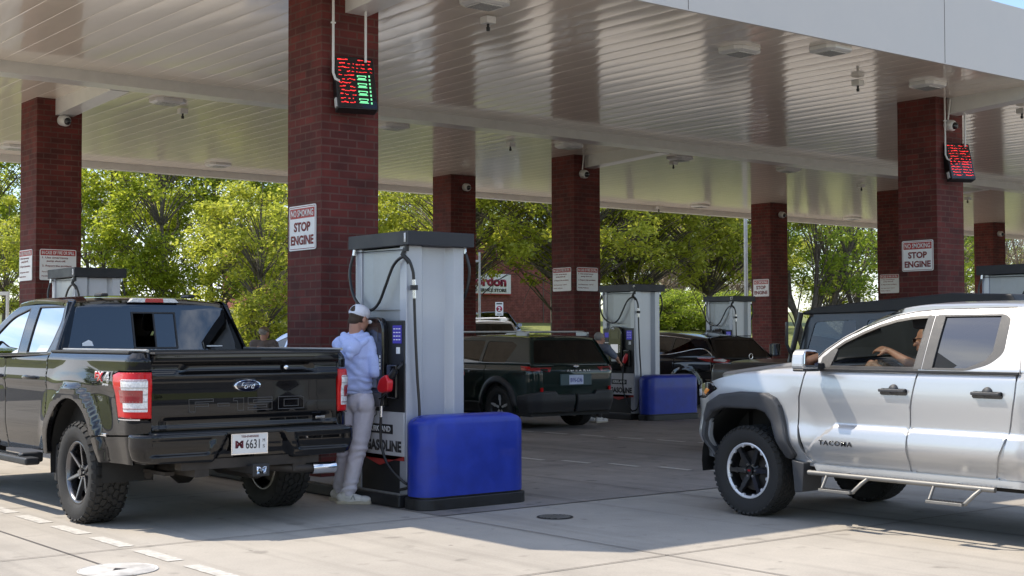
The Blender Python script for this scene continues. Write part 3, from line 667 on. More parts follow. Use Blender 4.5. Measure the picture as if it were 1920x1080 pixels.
# the nozzle the man holds belongs to pump 1
b = MB(); b.tube([(-.10, .03, 1.245), (-.11, .06, 1.20), (-.125, .10, 1.17)], [.030, .034, .030], 12); b.tube([(-.09, .01, 1.26), (-.05, -.0, 1.30), (-.02, .05, 1.31)], .014, 8); b.tube([(-.19, .16, .99), (-.20, .10, 1.0), (-.18, .05, 1.04)], .009, 8); nz = b.build('nozzle', m_black, pump1)
b = MB(); b.prism(rp((.085, 1.21, .02), (.045, 1.14, .02), (.06, 1.055, .03), (.18, 1.035, .03), (.235, 1.07, .03), (.19, 1.17, .04), n=4), -.175, -.105, 'x'); b.build('nozzle_cover', m_nozred, nz, bevel=.016, seg=3, fixn=True)
b = MB(); b.tube([(-.14, .165, 1.05), (-.14, .185, .98), (-.14, .20, .92)], [.020, .016, .015], 10); b.build('swivel', m_black, nz); b = MB(); b.tube([(-.14, .20, .92), (-.14, .205, .82)], .0165, 10); b.build('fitting', m_fitting, nz)
b = MB(); b.tube(spl([(-.14, .205, .83), (-.135, .22, .70), (-.125, .22, .56), (-.11, .17, .42), (-.09, .08, .32), (-.06, .0, .26), (-.02, -.04, .22), (.05, -.045, .2)]), .0135, 10); b.build('hose', m_hose, nz)
def new_pump(num, x, y, label, sx=1.):
    t = pump_proto(num, True); t.location = (x+.04, y+.10, 0); tag(t, label, 'fuel pump', 'fuel pumps'); return t
new_pump('3', 6.98, 18.37, 'fuel pump numbered 3, only its black cap showing over the black pickup roof')
new_pump('9', 17.55, 18.37, 'fuel pump numbered 9 beside the dark green wagon')
new_pump('17', 24.64, 22.4, 'far fuel pump numbered 17 in front of the trees, left of the stop engine column')
new_pump('7', 16.9, 9.85, 'fuel pump at the right frame edge, cut off by the silver pickup roof')
def island(x0, x1, y0, y1, label):
    b = MB(); b.box(x0, x1, y0, y1, 0.0, .115); t = b.build('pump_island', m_blackcurb, bevel=.02, seg=3); tag(t, label, 'curb', 'pump islands'); b = MB(); b.box(x0+.03, x1-.03, y0+.03, y1-.03, .114, .121); b.build('island_top', m_curb, t); return t
island(6.93, 8.10, 10.36, 14.3, 'raised concrete island under the first pump and large near column'); island(6.93, 8.10, 18.4, 22.5, 'raised island under pump 3 behind the black pickup')
island(17.5, 18.7, 18.5, 22.6, 'raised island under pump 9'); island(24.6, 25.7, 22.5, 26, 'raised island under pump 17'); island(16.85, 18.0, 9.95, 14, 'raised island behind the silver pickup')
def cover(x0, x1, y0, y1, label):
    cx, cy = (x0+x1)/2, (y0+y1)/2; a, c = (x1-x0)/2, (y1-y0)/2
    t = empty('bollard_cover', (cx, cy, 0), label=label, cat='bollard cover', group='blue bollard covers')
    def ring(k, z, rad, dome=0):
        aa, cc = a-k, c-k; r = max(.02, rad-k*.4); P = []
        for sx, sy, s0 in ((1, 1, 0), (-1, 1, 90), (-1, -1, 180), (1, -1, 270)):
            for q in range(9):
                th = R(s0+q*90/8); P.append((sx*(aa-r)+r*math.cos(th), sy*(cc-r)+r*math.sin(th), z-dome*((sx*(aa-r)+r*math.cos(th))/a)**2))
        return P
    b = MB(); rings = [ring(0, .12, .17), ring(0, .3, .17), ring(0, .55, .17), ring(0, .78, .17, .035), ring(.006, .81, .17, .04), ring(.02, .835, .17, .045), ring(.045, .852, .16, .05), ring(.08, .861, .15, .05), ring(.12, .865, .1, .05), ring(.17, .867, .08, .05)]
    n = 36; vs = [p for r_ in rings for p in r_]; b.add(vs, [(i*n+k, i*n+(k+1) % n, (i+1)*n+(k+1) % n, (i+1)*n+k) for i in range(len(rings)-1) for k in range(n)]+[tuple(range((len(rings)-1)*n, len(rings)*n))], True); b.build('shell', m_blue, t)
    b = MB(); b.prism([(p[0], p[1]) for p in ring(-.012, 0, .14)], 0, .105); b.build('base', m_blackcurb, t, bevel=.012)
    b = MB(); b.prism([(p[0], p[1]) for p in ring(.02, 0, .12)], .1, .13); b.build('gap', m_black, t); return t
cover(6.96, 8.17, 10.02, 10.38, 'large near blue bollard cover at the end of the first pump island')
cover(17.56, 18.90, 18.05, 18.42, 'farther blue bollard cover beside pump 9')
# ================================================================ vehicle kit
m_tread = m_rubber
m_alu = mat('machined alloy', (.72, .72, .73), .38, metal=.55, var=.06)
m_dalu = mat('dark grey alloy', (.16, .16, .17), .28, metal=1, var=.1)
m_balu = mat('black alloy', (.012, .012, .013), .38, coat=.2)
m_under = mat('underbody', (.010, .010, .010), .7)
m_under2 = mat('rusty chassis steel', (.04, .034, .03), .6, metal=.4, var=.4)
m_blkpaint = mat('glossy black paint', (.0035, .0035, .0045), .5, coat=1, var=.1, coat_r=.012, spec=.02)
m_trim = mat('grained black trim', (.018, .018, .020), .5, bump=.2, bscale=300)
m_gtint = glass('dark tinted glass', (.022, .025, .032), k=3.0); m_gdark = glass('black privacy glass', (.03, .03, .035), k=1.1); m_glight = glass('clear car glass', (.62, .68, .66)); m_gmid = glass('tinted glass', (.30, .34, .33), k=1.2)
m_mirror = mat('mirror glass', (.75, .78, .82), .02, metal=1, var=0)
m_red = mat('red lamp lens', (.50, .006, .008), .3, coat=.5, var=.1, scale=30, spec=.1); m_redd = mat('dark red lamp lens', (.26, .008, .014), .12, coat=1)
m_clear = mat('clear lamp lens', (.66, .66, .68), .2, coat=1, var=.25, scale=60); m_amber = mat('amber lens', (.85, .25, .02), .2, coat=1)
m_seat = mat('dark seat cloth', (.009, .009, .011), .9); m_dash = mat('dashboard plastic', (.03, .032, .035), .6)
m_plate = mat('licence plate', (.70, .70, .70), .35, var=.05)
def tyre_mesh(Rr, w, rimR, lug=.010, n=40, rows=4):
    b = MB(); h = w/2
    prof = [(-h*.72, rimR-.005), (-h*.86, rimR+.012), (-h*.97, rimR+(Rr-rimR)*.30), (-h*1.0, rimR+(Rr-rimR)*.52), (-h*.97, rimR+(Rr-rimR)*.78), (-h*.90, Rr-.020), (-h*.80, Rr-.010), (-h*.4, Rr-.0095), (0, Rr-.009)]
    prof = prof+[(-a, r) for a, r in prof[-2::-1]]; b.lathe(prof, 'x', 64)
    rnd = random.Random(2)
    for k in range(n):
        for r_ in range(rows):
            a = 2*math.pi*(k+(r_ % 2)*.5)/n; xc = -h*.62+1.24*h*r_/(rows-1); bw = h*1.24/(rows-1)*.78; bl = 2*math.pi*Rr/n*.74
            if rows > 3 and 0 < r_ < rows-1: sk = rnd.choice((-.5, .5, -.3))
            else: sk = 0
            mt = Matrix.Rotation(-a, 4, 'X') @ Matrix.Translation((xc, 0, Rr-.012)) @ Matrix.Rotation(sk, 4, 'Z')
            b.box(-bw/2, bw/2, -bl/2, bl/2, 0, lug+.002, mt)
        for s_ in (-1, 1):   # shoulder lugs
            a = 2*math.pi*(k+.5)/n; bl = 2*math.pi*Rr/n*(.62 if k % 2 else .42)
            mt = Matrix.Rotation(-a, 4, 'X') @ Matrix.Translation((s_*h*.86, 0, Rr-.030)) @ Matrix.Rotation(s_*.55, 4, 'Y')
            b.box(-h*.13, h*.13, -bl/2, bl/2, 0, .019, mt)
    return b
def rim_mesh(Rm, w, style):
    """outer side is -x; material slots: 0 main, 1 second, 2 nuts"""
    b = MB(); h = w/2*.80
    b.lathe([(-h, Rm), (-h-.004, Rm-.008), (-h+.006, Rm-.020), (-h+.03, Rm-.028), (h, Rm-.03), (h, Rm)], 'x', 48, mi=0)
    if style == 'taco': b.lathe([(-h-.001, Rm+.001), (-h-.006, Rm-.006), (-h-.003, Rm-.016), (-h+.010, Rm-.024)], 'x', 48, mi=1)
    b.lathe([(-h+.055, 0), (-h+.05, .055), (-h+.07, .075), (-h+.12, .08)], 'x', 24, mi=0)
    def spoke(a, r0, r1, w0, w1, x0, x1, th, mi=0, sk=0.):
        mt = Matrix.Rotation(a, 4, 'X'); vs = []
        for r, ww, x, o in ((r0, w0, x0, 0), (r1, w1, x1, sk)):
            for dx, q in ((0, .8), (th, 1)): vs += [mt @ Vector((x+dx, -ww/2*q+o, r)), mt @ Vector((x+dx, ww/2*q+o, r))]
        b.add(vs, [(0, 1, 5, 4), (2, 6, 7, 3), (0, 4, 6, 2), (1, 3, 7, 5), (0, 2, 3, 1), (4, 5, 7, 6)], mi=mi)
    if style == 'twin':
        for k in range(6):
            a = 2*math.pi*k/6+.2
            for s_ in (-1, 1): spoke(a+s_*.10, .045, Rm-.016, .030, .024, -h+.045, -h+.008, .03, 0, s_*.022); spoke(a+s_*.10, .06, Rm-.02, .010, .010, -h+.040, -h+.003, .006, 1, s_*.024)
    elif style == 'taco':
        for k in range(6):
            a = 2*math.pi*k/6+.5; spoke(a, .05, Rm*.66, .055, .045, -h+.035, -h+.018, .03, 0)
            for s_ in (-1, 1): spoke(a+s_*.10, Rm*.56, Rm-.012, .032, .042, -h+.02, -h+.006, .03, 0, s_*.038)
        for k in range(12):
            a = 2*math.pi*(k+.5)/12; spoke(a, Rm-.034, Rm-.012, .020, .052, -h+.0005, -h-.004, .02, 1)
    elif style == 'five':
        for k in range(5):
            a = 2*math.pi*k/5; spoke(a, .04, Rm*.62, .05, .035, -h+.03, -h+.012, .03, 1)
            for s_ in (-1, 1): spoke(a+s_*.13, Rm*.55, Rm-.012, .020, .026, -h+.012, -h+.002, .025, 1, s_*.030)
    else:
        for k in range(10): spoke(2*math.pi*k/10, .04, Rm-.012, .022, .026, -h+.03, -h+.004, .03, 0)
    for k in range(6 if style != 'five' else 5):
        a = 2*math.pi*k/6; c = (math.cos(a)*.055, math.sin(a)*.055); b.cyl((-h+.028, c[0], c[1]), (-h+.06, c[0], c[1]), .011, n=6, mi=2)
    b.cyl((-h+.022, 0, 0), (-h+.06, 0, 0), .030, n=20, mi=0)
    return b
def wheels(parent, xs, ys, Rr, w, rimR, style, mats, rz=0., n=40, rows=4, lug=.010):
    """xs = centre planes left/right, first wheel built, the others are copies"""
    first = None
    for y in ys:
        for x in xs:
            if first is None:
                b = MB(); b.cyl((-w*.1, 0, 0), (w*.15, 0, 0), rimR*.72, n=28); b.cyl((0, 0, 0), (w*.4, 0, 0), .07); o = b.build('wheel', m_under2, parent, loc=(x, y, Rr-.004)); first = o
                tyre_mesh(Rr, w, rimR, lug, n, rows).build('tyre', m_rubber, o); rim_mesh(rimR, w, style).build('rim', mats, o)
            else: o = copy_tree(first, parent, (x, y, Rr-.004))
            o.rotation_euler = (random.uniform(0, 6) if (x > 0 or y != ys[0]) else 0, 0, math.pi if x > 0 else 0)
def well(parent, yc, zc, r, x0, x1, n=20):
    """dark lining of a wheel arch, both sides"""
    b = MB()
    for s_ in (-1, 1):
        b = MB(); vs = []
        for x in (x0*s_, x1*s_): vs += [(x, yc+r*math.cos(math.pi*k/n*1.12-.19), zc+r*math.sin(math.pi*k/n*1.12-.19)) for k in range(n+1)]
        m = n+1; b.add(vs, [(k, k+1, m+k+1, m+k) for k in range(n)], True); b.add([vs[m+k] for k in range(m)], [tuple(range(m))])
        b.build('wheel_arch_liner', m_under, parent)
def slab(name, m, parent, pts, x0, x1, bevel=0., mirror=True, axis='x'):
    b = MB(); b.prism(pts, x0, x1, axis)
    if mirror: b.prism(pts, -x1, -x0, axis)
    return b.build(name, m, parent, bevel=bevel, fixn=True)
def seat(parent, x, y, z, h=.62, m=None):
    b = MB(); b.box(x-.25, x+.25, y-.25, y+.27, z, z+.14); mt = Matrix.Translation((x, y-.25, z+.08)) @ Matrix.Rotation(R(14), 4, 'X'); b.box(-.24, .24, -.12, 0, 0, h, mt); b.box(-.13, .13, -.11, -.01, h+.05, h+.25, mt)
    return b.build('seat', m or m_seat, parent, bevel=.04, seg=3)
def steering(parent, x, y, z, r=.19):
    b = MB(); mt = Matrix.Translation((x, y, z)) @ Matrix.Rotation(R(65), 4, 'X')
    pts = [mt @ Vector((r*math.cos(a), r*math.sin(a), 0)) for a in [2*math.pi*k/28 for k in range(29)]]; b.tube(pts, .017, 10)
    b.tube([mt @ Vector((-r, 0, 0)), mt @ Vector((r, 0, 0))], .02); b.tube([mt @ Vector((0, 0, 0)), mt @ Vector((0, -r, 0))], .02); b.tube([mt @ Vector((0, 0, 0)), mt @ Vector((0, 0, -.35))], .04)
    return b.build('steering_wheel', m_dash, parent)
V3 = Vector
# ================================================================ black pickup
T = empty('pickup_truck', (5.32, 10.15, 0), label='large glossy black pickup with lifted off-road tyres seen from behind at the first pump', cat='pickup truck')
def f_ins(u, z, x, y):
    i = .006+.045*sm(z, 1.36, 1.45)+.012*sm(z, 1.18, 1.30)-.010*sm(z, 1.10, 1.16)+.035*sm(-z, -.80, -.50)
    d = np.hypot(u-1.2, z-.48)
    i = i-.050*(1-sm(d, .655, .70))*(z < 1.2)-.022*(1-sm(d, .68, .95))
    d = np.hypot(u-4.85, z-.48); i = i-.050*(1-sm(d, .655, .70))-.02*(1-sm(d, .68, .95))
    return i
Wf, Wi = wrapper(1.0, 0, 5.75, .17, .42, f_ins)
ue = -.088
arch = arc(1.2, .48, .56, 152, 6, 26)
bed = [(ue, .80), (.10, .785), (.66, .757)]+arch+[(1.865, .53), (1.872, 1.43), (ue, 1.43), (ue, 1.287), (.30, 1.284), (.40, 1.262), (.385, 1.20), (.29, .905), (ue, .905)]
panel('bed_side', m_blkpaint, T, bed, Wf, Wi, g=.035, roll=.008, depth=.04, mirror=True)
panel('lower_quarter', m_blkpaint, T, [(.09, .55), (.60, .545), (.655, .62)]+[p for p in arc(1.2, .48, .56, 165, 153, 4)]+[(.64, .750), (.10, .778)], Wf, Wi, g=.03, roll=.006, mirror=True)
panel('door', m_blkpaint, T, rp((1.882, .56, .05), (2.95, .52), (2.965, 1.36), (1.882, 1.40)), Wf, Wi, g=.04, roll=.006, mirror=True)
panel('door', m_blkpaint, T, rp((2.962, .52), (4.02, .52, .1), (4.10, 1.34), (2.975, 1.36)), Wf, Wi, g=.05, roll=.006, mirror=True)
panel('fender', m_blkpaint, T, [(4.04, .52), (4.27, .52)]+arc(4.85, .48, .56, 176, 4, 22)+[(5.45, .55), (Wf.fu(-.35), .55), (Wf.fu(-.35), 1.12), (5.3, 1.22), (4.12, 1.31), (4.10, 1.0)], Wf, Wi, g=.05, roll=.008, mirror=True)
# tail lamps
tl = [(ue, 1.280), (.30, 1.277), (.388, 1.256), (.375, 1.20), (.28, .913), (ue, .913)]
Lf, Li = wrapper(1.0, 0, 5.75, .17, .42, lambda u, z, x, y: f_ins(u, z, x, y)-.010)
def mirror_parts(build):
    """a left part and its own right-hand twin"""
    a = build(); me = a.data.copy(); 
    bm = bmesh.new(); bm.from_mesh(me)
    for v in bm.verts: v.co.x *= -1
    bmesh.ops.reverse_faces(bm, faces=bm.faces); bm.to_mesh(me); bm.free()
    c = a.copy(); c.data = me; col.objects.link(c); return a, c
la = panel('tail_lamp', m_red, T, tl, Lf, Li, g=.03, roll=.012, depth=.05)
L2, L2i = wrapper(1.0, 0, 5.75, .17, .42, lambda u, z, x, y: f_ins(u, z, x, y)-.0135)
lens = panel('lens', m_clear, la, rp((-.055, .965, .01), (.17, .965, .01), (.21, 1.225, .02), (-.055, 1.225, .02)), L2, L2i, g=.02, roll=.003, depth=.01)
L3, L3i = wrapper(1.0, 0, 5.75, .17, .42, lambda u, z, x, y: f_ins(u, z, x, y)-.0165)
panel('reflector', m_redd, lens, rp((-.02, 1.035, .01), (.225, 1.035, .01), (.245, 1.14, .01), (-.02, 1.14, .01)), L3, L3i, g=.02, roll=.003, depth=.01)
for k_ in range(5): panel('lens_rib', m_redd if k_ in (0, 4) else m_grey, lens, [(-.05, .99+k_*.055), (.19+k_*.006, .99+k_*.055), (.19+k_*.006, .995+k_*.055), (-.05, .995+k_*.055)], L3, L3i, g=.03, roll=0, depth=.006, shrink=0)
panel('lens_trim', m_chrome, la, rp((.0, .90, .005), (.25, .90, .005), (.255, .915), (.0, .915)), L3, L3i, g=.02, roll=0, depth=.01)
def twin(o, parent):
    me = o.data.copy(); bm = bmesh.new(); bm.from_mesh(me)
    for v in bm.verts: v.co.x *= -1
    bmesh.ops.reverse_faces(bm, faces=bm.faces); bm.to_mesh(me); bm.free()
    for p in me.polygons: p.use_smooth = True
    me.set_sharp_from_angle(angle=R(45))
    c = o.copy(); c.data = me; col.objects.link(c); c.parent = parent
    for k in kids(o): twin(k, c)
    return c
twin(la, T)
# tailgate
def tg(q):
    x, z = q[:, 0], q[:, 1]; ax = np.abs(x)
    y = np.zeros_like(x)
    y += -.040*sm(z, 1.335, 1.365)                                       # spoiler lip
    hexw = .58-.0*z; rec = (1-sm(ax+(1.33-z)*-.9, .50, .60))*sm(z, 1.245, 1.262)*(1-sm(z, 1.325, 1.345)); y += .030*rec
    y += -.022*sm(z, 1.19, 1.235)*(1-sm(z, 1.25, 1.30)*(1-.0*ax))
    y += -.002*(1-sm(z, 1.0, 1.15))
    low = (1-sm(z, .885+.0*z, .93))*(1-sm(ax, .70, .80)); y += .018*low-.014*(1-sm(z, .83, .86))
    y += .012*(x/.85)**2
    return np.stack([x, y, z], 1)
panel('tailgate', m_blkpaint, T, rp((-.842, .815, .02), (.842, .815, .02), (.842, 1.415, .03), (-.842, 1.415, .03)), tg, (0, 1, 0), g=.018, roll=.010, depth=.05)
tgo = bpy.data.objects['tailgate']
b = MB(); b.lathe([(-.016, 0), (-.016, .115), (-.008, .122), (.01, .122)], 'y', 48)
em = b.build('emblem', m_chrome, tgo, loc=(-.02, -.004, 1.155)); em.scale = (1, 1, .42)
b = MB(); b.lathe([(-.0185, 0), (-.0185, .104), (-.014, .106)], 'y', 48); b.build('emblem_field', mat('emblem blue black', (.006, .008, .03), .1, coat=1), em)
text('emblem_script', 'Ford', m_chrome, em, (0, -.0187, 0), (1, 0, 0), (0, 0, 1), .135, .13, .002, .01, shear=.35)
m_stamp = mat('stamped letter edge', (.02, .02, .022), .35, coat=.8)
def stamped(strokes, x, wd):
    """outline of a block letter: closed or open runs of points in a unit cell, pressed as thin ridges"""
    b = MB()
    for run in strokes:
        for (x0, z0), (x1, z1) in zip(run, run[1:]):
            a = V3((x+x0*wd, 0, .955+z0*.10)); c = V3((x+x1*wd, 0, .955+z1*.10)); d = (c-a); d = d.normalized()*.0035 if d.length else d
            b.tube([a-d, c+d], .0036, 5)
    o = b.build('stamped_letter', m_stamp, tgo); o.location = (0, .0005, 0)
LT = [([[(0, 0), (0, 1), (1, 1), (1, .78), (.25, .78), (.25, .62), (.8, .62), (.8, .42), (.25, .42), (.25, 0), (0, 0)]], -.53, .21), ([[(0, .40), (1, .40), (1, .62), (0, .62), (0, .40)]], -.28, .10),
      ([[(.1, 1), (1, 1), (1, 0), (.45, 0), (.45, .78), (.1, .78), (.1, 1)]], -.15, .10), ([[(0, 1), (1, 1), (1, .8), (.22, .8), (.22, .62), (1, .62), (1, 0), (0, 0), (0, .2), (.78, .2), (.78, .42), (0, .42), (0, 1)]], -.01, .22),
      ([[(0, 0), (0, 1), (.88, 1), (1, .88), (1, 0), (0, 0)], [(.22, .22), (.22, .78), (.78, .78), (.78, .22), (.22, .22)]], .27, .24)]
for st_, x_, w_ in LT: stamped(st_, x_, w_)
b = MB(); b.box(.62, .71, -.012, -.004, .862, .882); b.build('badge', m_chrome, tgo, bevel=.002)
b = MB(); b.lathe([(-.012, 0), (-.012, .018), (.0, .022)], 'y', 20); b.build('rear_camera', m_chrome, tgo, loc=(.34, .0, 1.30))
b = MB(); b.box(-.845, .845, -.045, .05, 1.412, 1.432); b.build('tailgate_cap', m_trim, T, bevel=.012)
# bumper
def b_ins(u, z, x, y):
    ax = np.abs(x); on = y < .05
    i = .030*sm(-z, -.70, -.57)+.004
    i = i+.055*(1-sm(ax, .20+(.80-z)*.5, .26+(.80-z)*.5))*on
    st = sm(ax, .33+(.80-z)*.35, .37+(.80-z)*.35)*(1-sm(ax, .86, .93))*sm(z, .615, .640)*(1-sm(z, .745, .765)); return i+.030*st*on
Bf, Bi = wrapper(1.005, -.135, 3, .20, .3, b_ins)
panel('bumper', m_blkpaint, T, rp((Bf.ru(0)-.004, .555), (Bf.ru(-.40), .555), (Bf.ru(-.8), .565), (.09, .585, .03), (.09, .795, .02), (Bf.ru(0)-.004, .795)), Bf, Bi, g=.02, roll=.018, depth=.08, shrink=.002, mirror=True)
bp = bpy.data.objects['bumper']
b = MB(); b.box(-.86, .86, -.115, .02, .772, .803); b.build('step_pad', m_trim, T, bevel=.01)
pl = MB(); pl.box(-.155, .155, -.004, .004, -.078, .078); pt = pl.build('licence_plate', m_plate, T, bevel=.002, loc=(-.045, -.100, .690))
f_ = MB(); f_.box(-.165, .165, -.002, .006, -.088, -.076); f_.box(-.165, .165, -.002, .006, .076, .088); f_.box(-.165, -.155, -.002, .006, -.076, .076); f_.box(.155, .165, -.002, .006, -.076, .076); f_.build('plate_frame', m_chrome, pt, bevel=.002)
m_maroon = mat('maroon ink', (.14, .01, .02), .5)
tx = lambda s, m, x, z, w_, h_, p=pt, **k: text('lettering', s, m, p, (x, -.0045, z), (1, 0, 0), (0, 0, 1), w_, h_, .001, **k)
tx('TENNESSEE', m_maroon, 0, .058, .16, .017, bold=.02); tx('6631', m_signblack, .025, -.004, .125, .075, bold=.01); tx('M', m_signblack, .125, .022, .02, .026); tx('S', m_signblack, .125, -.025, .02, .026); tx('M', m_maroon, -.095, -.004, .072, .06, bold=.07)
b = MB(); b.box(-.05, .05, -.20, .3, .445, .515); b.box(-.075, .075, -.215, -.19, .43, .53); hc = b.build('hitch', m_trim, T, bevel=.006)
text('hitch_mark', 'M', m_chrome, hc, (0, -.2155, .48), (1, 0, 0), (0, 0, 1), .085, .06, .004, .07)
b = MB(); b.tube([(.05, .35, .50), (.20, .10, .48), (.42, -.02, .455), (.60, -.04, .45)], .038, 14); b.build('exhaust_pipe', m_under2, T)
b = MB(); b.lathe([(.02, .047), (.24, .050), (.245, .047), (.24, .043), (.05, .040)], 'x', 28); b.build('exhaust_tip', m_chrome, T, loc=(.54, -.045, .448))
b = MB(); b.box(-.9, .9, -.02, 5.5, .56, .62); b.box(-.50, -.38, -.05, 5.3, .44, .58); b.box(.38, .50, -.05, 5.3, .44, .58); b.box(-.62, .62, -.06, .06, .50, .58)
b.cyl((-.8, 1.15, .425), (.8, 1.15, .425), .05); b.lathe([(-.14, 0), (-.11, .09), (-.04, .15), (.04, .15), (.11, .09), (.14, 0)], 'x', 24, c=(-.05, 1.13, .42)); b.cyl((-.8, 4.85, .425), (.8, 4.85, .425), .05)
b.box(-.30, .45, 1.7, 2.6, .40, .56); b.cyl((-.60, .60, .42), (-.60, 1.15, .50), .035); b.cyl((.60, .60, .42), (.60, 1.15, .50), .035); b.box(-.64, -.56, .2, 2.1, .44, .47); b.box(.56, .64, .2, 2.1, .44, .47)
b.cyl((.25, .35, .46), (.25, 1.0, .46), .11, n=18); b.box(-.95, .95, 4.3, 5.3, .55, 1.0)
b.build('chassis', m_under2, T)
b = MB(); b.box(-.93, .93, 2.0, 5.2, .55, .95); b.box(-.80, .80, .05, 1.85, .62, 1.0); b.box(-.86, -.80, .05, 1.86, .6, 1.40); b.box(.80, .86, .05, 1.86, .6, 1.40); b.build('inner_body', m_under, T)
well(T, 1.2, .48, .585, .99, .55); well(T, 4.85, .48, .585, .99, .55)
wheels(T, (-.865, .865), (1.15, 4.85), .425, .315, .262, 'twin', [m_dalu, mat('satin grey alloy', (.30, .30, .31), .35, metal=.8), m_grey], n=34, rows=5, lug=.014)
# bed cover and rails
b = MB(); b.box(-.86, .86, .06, 1.80, 1.415, 1.432)
for i in range(9): b.box(-.86, .86, .10+i*.19, .115+i*.19, 1.432, 1.436)
b.build('bed_cover', m_trim, T)
for s_ in (-1, 1):
    b = MB(); b.box(s_*.945-.025, s_*.945+.025, .16, 1.86, 1.420, 1.442); b.build('bed_rail', m_trim, T, bevel=.008)
    b = MB(); b.cyl((s_*.88, .0, 1.446), (s_*.88, 1.78, 1.446), .013, n=10); b.build('cover_rail', m_grey, T)
    b = MB(); b.box(min(s_*1.0, s_*1.135), max(s_*1.0, s_*1.135), 2.0, 4.1, .425, .49); b.box(min(s_*.9, s_*1.10), max(s_*.9, s_*1.10), 2.2, 2.3, .43, .52); b.box(min(s_*.9, s_*1.10), max(s_*.9, s_*1.10), 3.6, 3.7, .43, .52)
    sb = b.build('running_board', m_trim, T, bevel=.02, seg=3)
    b = MB(); b.box(min(s_*1.02, s_*1.12), max(s_*1.02, s_*1.12), 2.2, 4.0, .4905, .494)
    for i in range(40): b.box(min(s_*1.03, s_*1.11), max(s_*1.03, s_*1.11), 2.22+i*.044, 2.235+i*.044, .494, .498)
    b.build('tread_strip', m_dalu, sb)
    for y in (2.26, 3.17):
        b = MB(); xo = s_*1.0; b.tube([(xo, y-.13, 1.19), (xo+s_*.035, y-.10, 1.195), (xo+s_*.045, y, 1.20), (xo+s_*.035, y+.10, 1.195), (xo, y+.13, 1.19)], [.012, .016, .017, .016, .012], 10); b.build('door_handle', m_chrome if False else m_blkpaint, T)
    b = MB(); b.box(min(s_*1.02, s_*1.26), max(s_*1.02, s_*1.26), 3.95, 4.08, 1.36, 1.66); mi = b.build('side_mirror', m_blkpaint, T, bevel=.04, seg=3); b = MB(); b.box(min(s_*1.05, s_*1.24), max(s_*1.05, s_*1.24), 3.942, 3.948, 1.39, 1.63); b.build('mirror_glass', m_mirror, mi); b = MB(); b.box(min(s_*.9, s_*1.06), max(s_*.9, s_*1.06), 3.98, 4.06, 1.38, 1.43); b.build('mirror_arm', m_trim, mi, bevel=.01)
    b = MB(); b.box(min(s_*1.002, s_*1.022), max(s_*1.002, s_*1.022), .48, .64, .757, .785) ; b.build('side_marker', m_chrome, T, bevel=.005)
    b = MB(); b.box(s_*.43-.035, s_*.43+.035, 1.98, 2.16, 1.925, 1.957); b.build('roof_mount', m_trim, T, bevel=.012)
for s_ in (-1, 1): b = MB(); b.box(min(s_*.95, s_*.70), max(s_*.95, s_*.70), 1.74, 1.80, .3, .62); b.build('mud_guard', m_trim, T, bevel=.01)
# cab
f_hw = lambda z: .945-.36*np.clip(z-1.41, 0, 9)-.03*((z-1.4)/.5)**2
side_fn = lambda hwf, xo=0.: (lambda q: np.stack([-(hwf(q[:, 1])+xo), q[:, 0], q[:, 1]], 1))
f_frame = rp((1.79, 1.375), (4.22, 1.335), (3.38, 1.86, .2), (2.90, 1.91, .3), (2.1, 1.912, .2), (1.915, 1.90, .02))
wr = rp((2.555, 1.405, .02), (2.705, 1.845, .02), (2.045, 1.842, .03), (1.955, 1.70, .06), (1.975, 1.51, .05), (2.02, 1.412, .02)); wf = rp((2.765, 1.398, .02), (3.90, 1.378, .05), (3.33, 1.755, .12), (2.925, 1.838, .02))
seam = [(2.925, 1.375), (2.931, 1.375), (2.865, 1.888), (2.859, 1.888)]
panel('cab_frame', m_blkpaint, T, f_frame, side_fn(f_hw), (1, 0, 0), g=.025, roll=.035, depth=.02, holes=(wr, wf), mirror=True, shrink=.010)
for s_ in (1, -1):
    for nm, ol in (('window', wr), ('window', wf)):
        o = panel(nm, m_gtint, T, ol, side_fn(f_hw, -.010), (1, 0, 0), g=.06, roll=0, depth=0, shrink=-.004); o.scale = (s_, 1, 1)
        o2 = panel('window_seal', m_trim, o, ol, side_fn(f_hw, .002), (1, 0, 0), g=.03, roll=.004, depth=.012, shrink=-.002, holes=(offset(ol, .012),))
f_back = lambda q: np.stack([q[:, 0], 1.775+(q[:, 1]-1.39)*.27+.06*q[:, 0]**2, q[:, 1]], 1)
glass_o = rp((-.83, 1.425, .05), (.83, 1.425, .05), (.715, 1.852, .06), (-.715, 1.852, .06))
panel('cab_back', m_blkpaint, T, rp((-.955, 1.30), (.955, 1.30), (.944, 1.41), (.79, 1.885), (-.79, 1.885)), f_back, (0, 1, 0), g=.03, roll=.035, depth=.02, shrink=.010, holes=(offset(glass_o, .012),))
f_back2 = lambda q: f_back(q)+np.array([0, -.004, 0]); sl = [(-.21, 1.462), (-.02, 1.462), (-.02, 1.772), (-.21, 1.772)]
rg = panel('rear_window', m_gtint, T, glass_o, f_back2, (0, 1, 0), g=.04, roll=.004, depth=.004, shrink=0, holes=(sl,))
f_back3 = lambda q: f_back(q)+np.array([0, -.012, 0])
panel('slider_frame', m_trim, rg, [(-.225, 1.448), (.205, 1.448), (.205, 1.786), (-.225, 1.786)], f_back3, (0, 1, 0), g=.05, roll=0, depth=.012, shrink=0, holes=(sl, [(-.005, 1.462), (.19, 1.462), (.19, 1.772), (-.005, 1.772)]))
panel('sticker', m_signwhite, rg, rp((-.70, 1.475), (-.60, 1.475), (-.61, 1.515), (-.64, 1.53), (-.70, 1.50)), f_back3, (0, 1, 0), g=.03, roll=0, depth=0, shrink=0)
b = MB(); b.box(.50, .66, 1.80, 1.808, 1.462, 1.474); b.build('wiper_badge', m_signwhite, rg, bevel=.003)
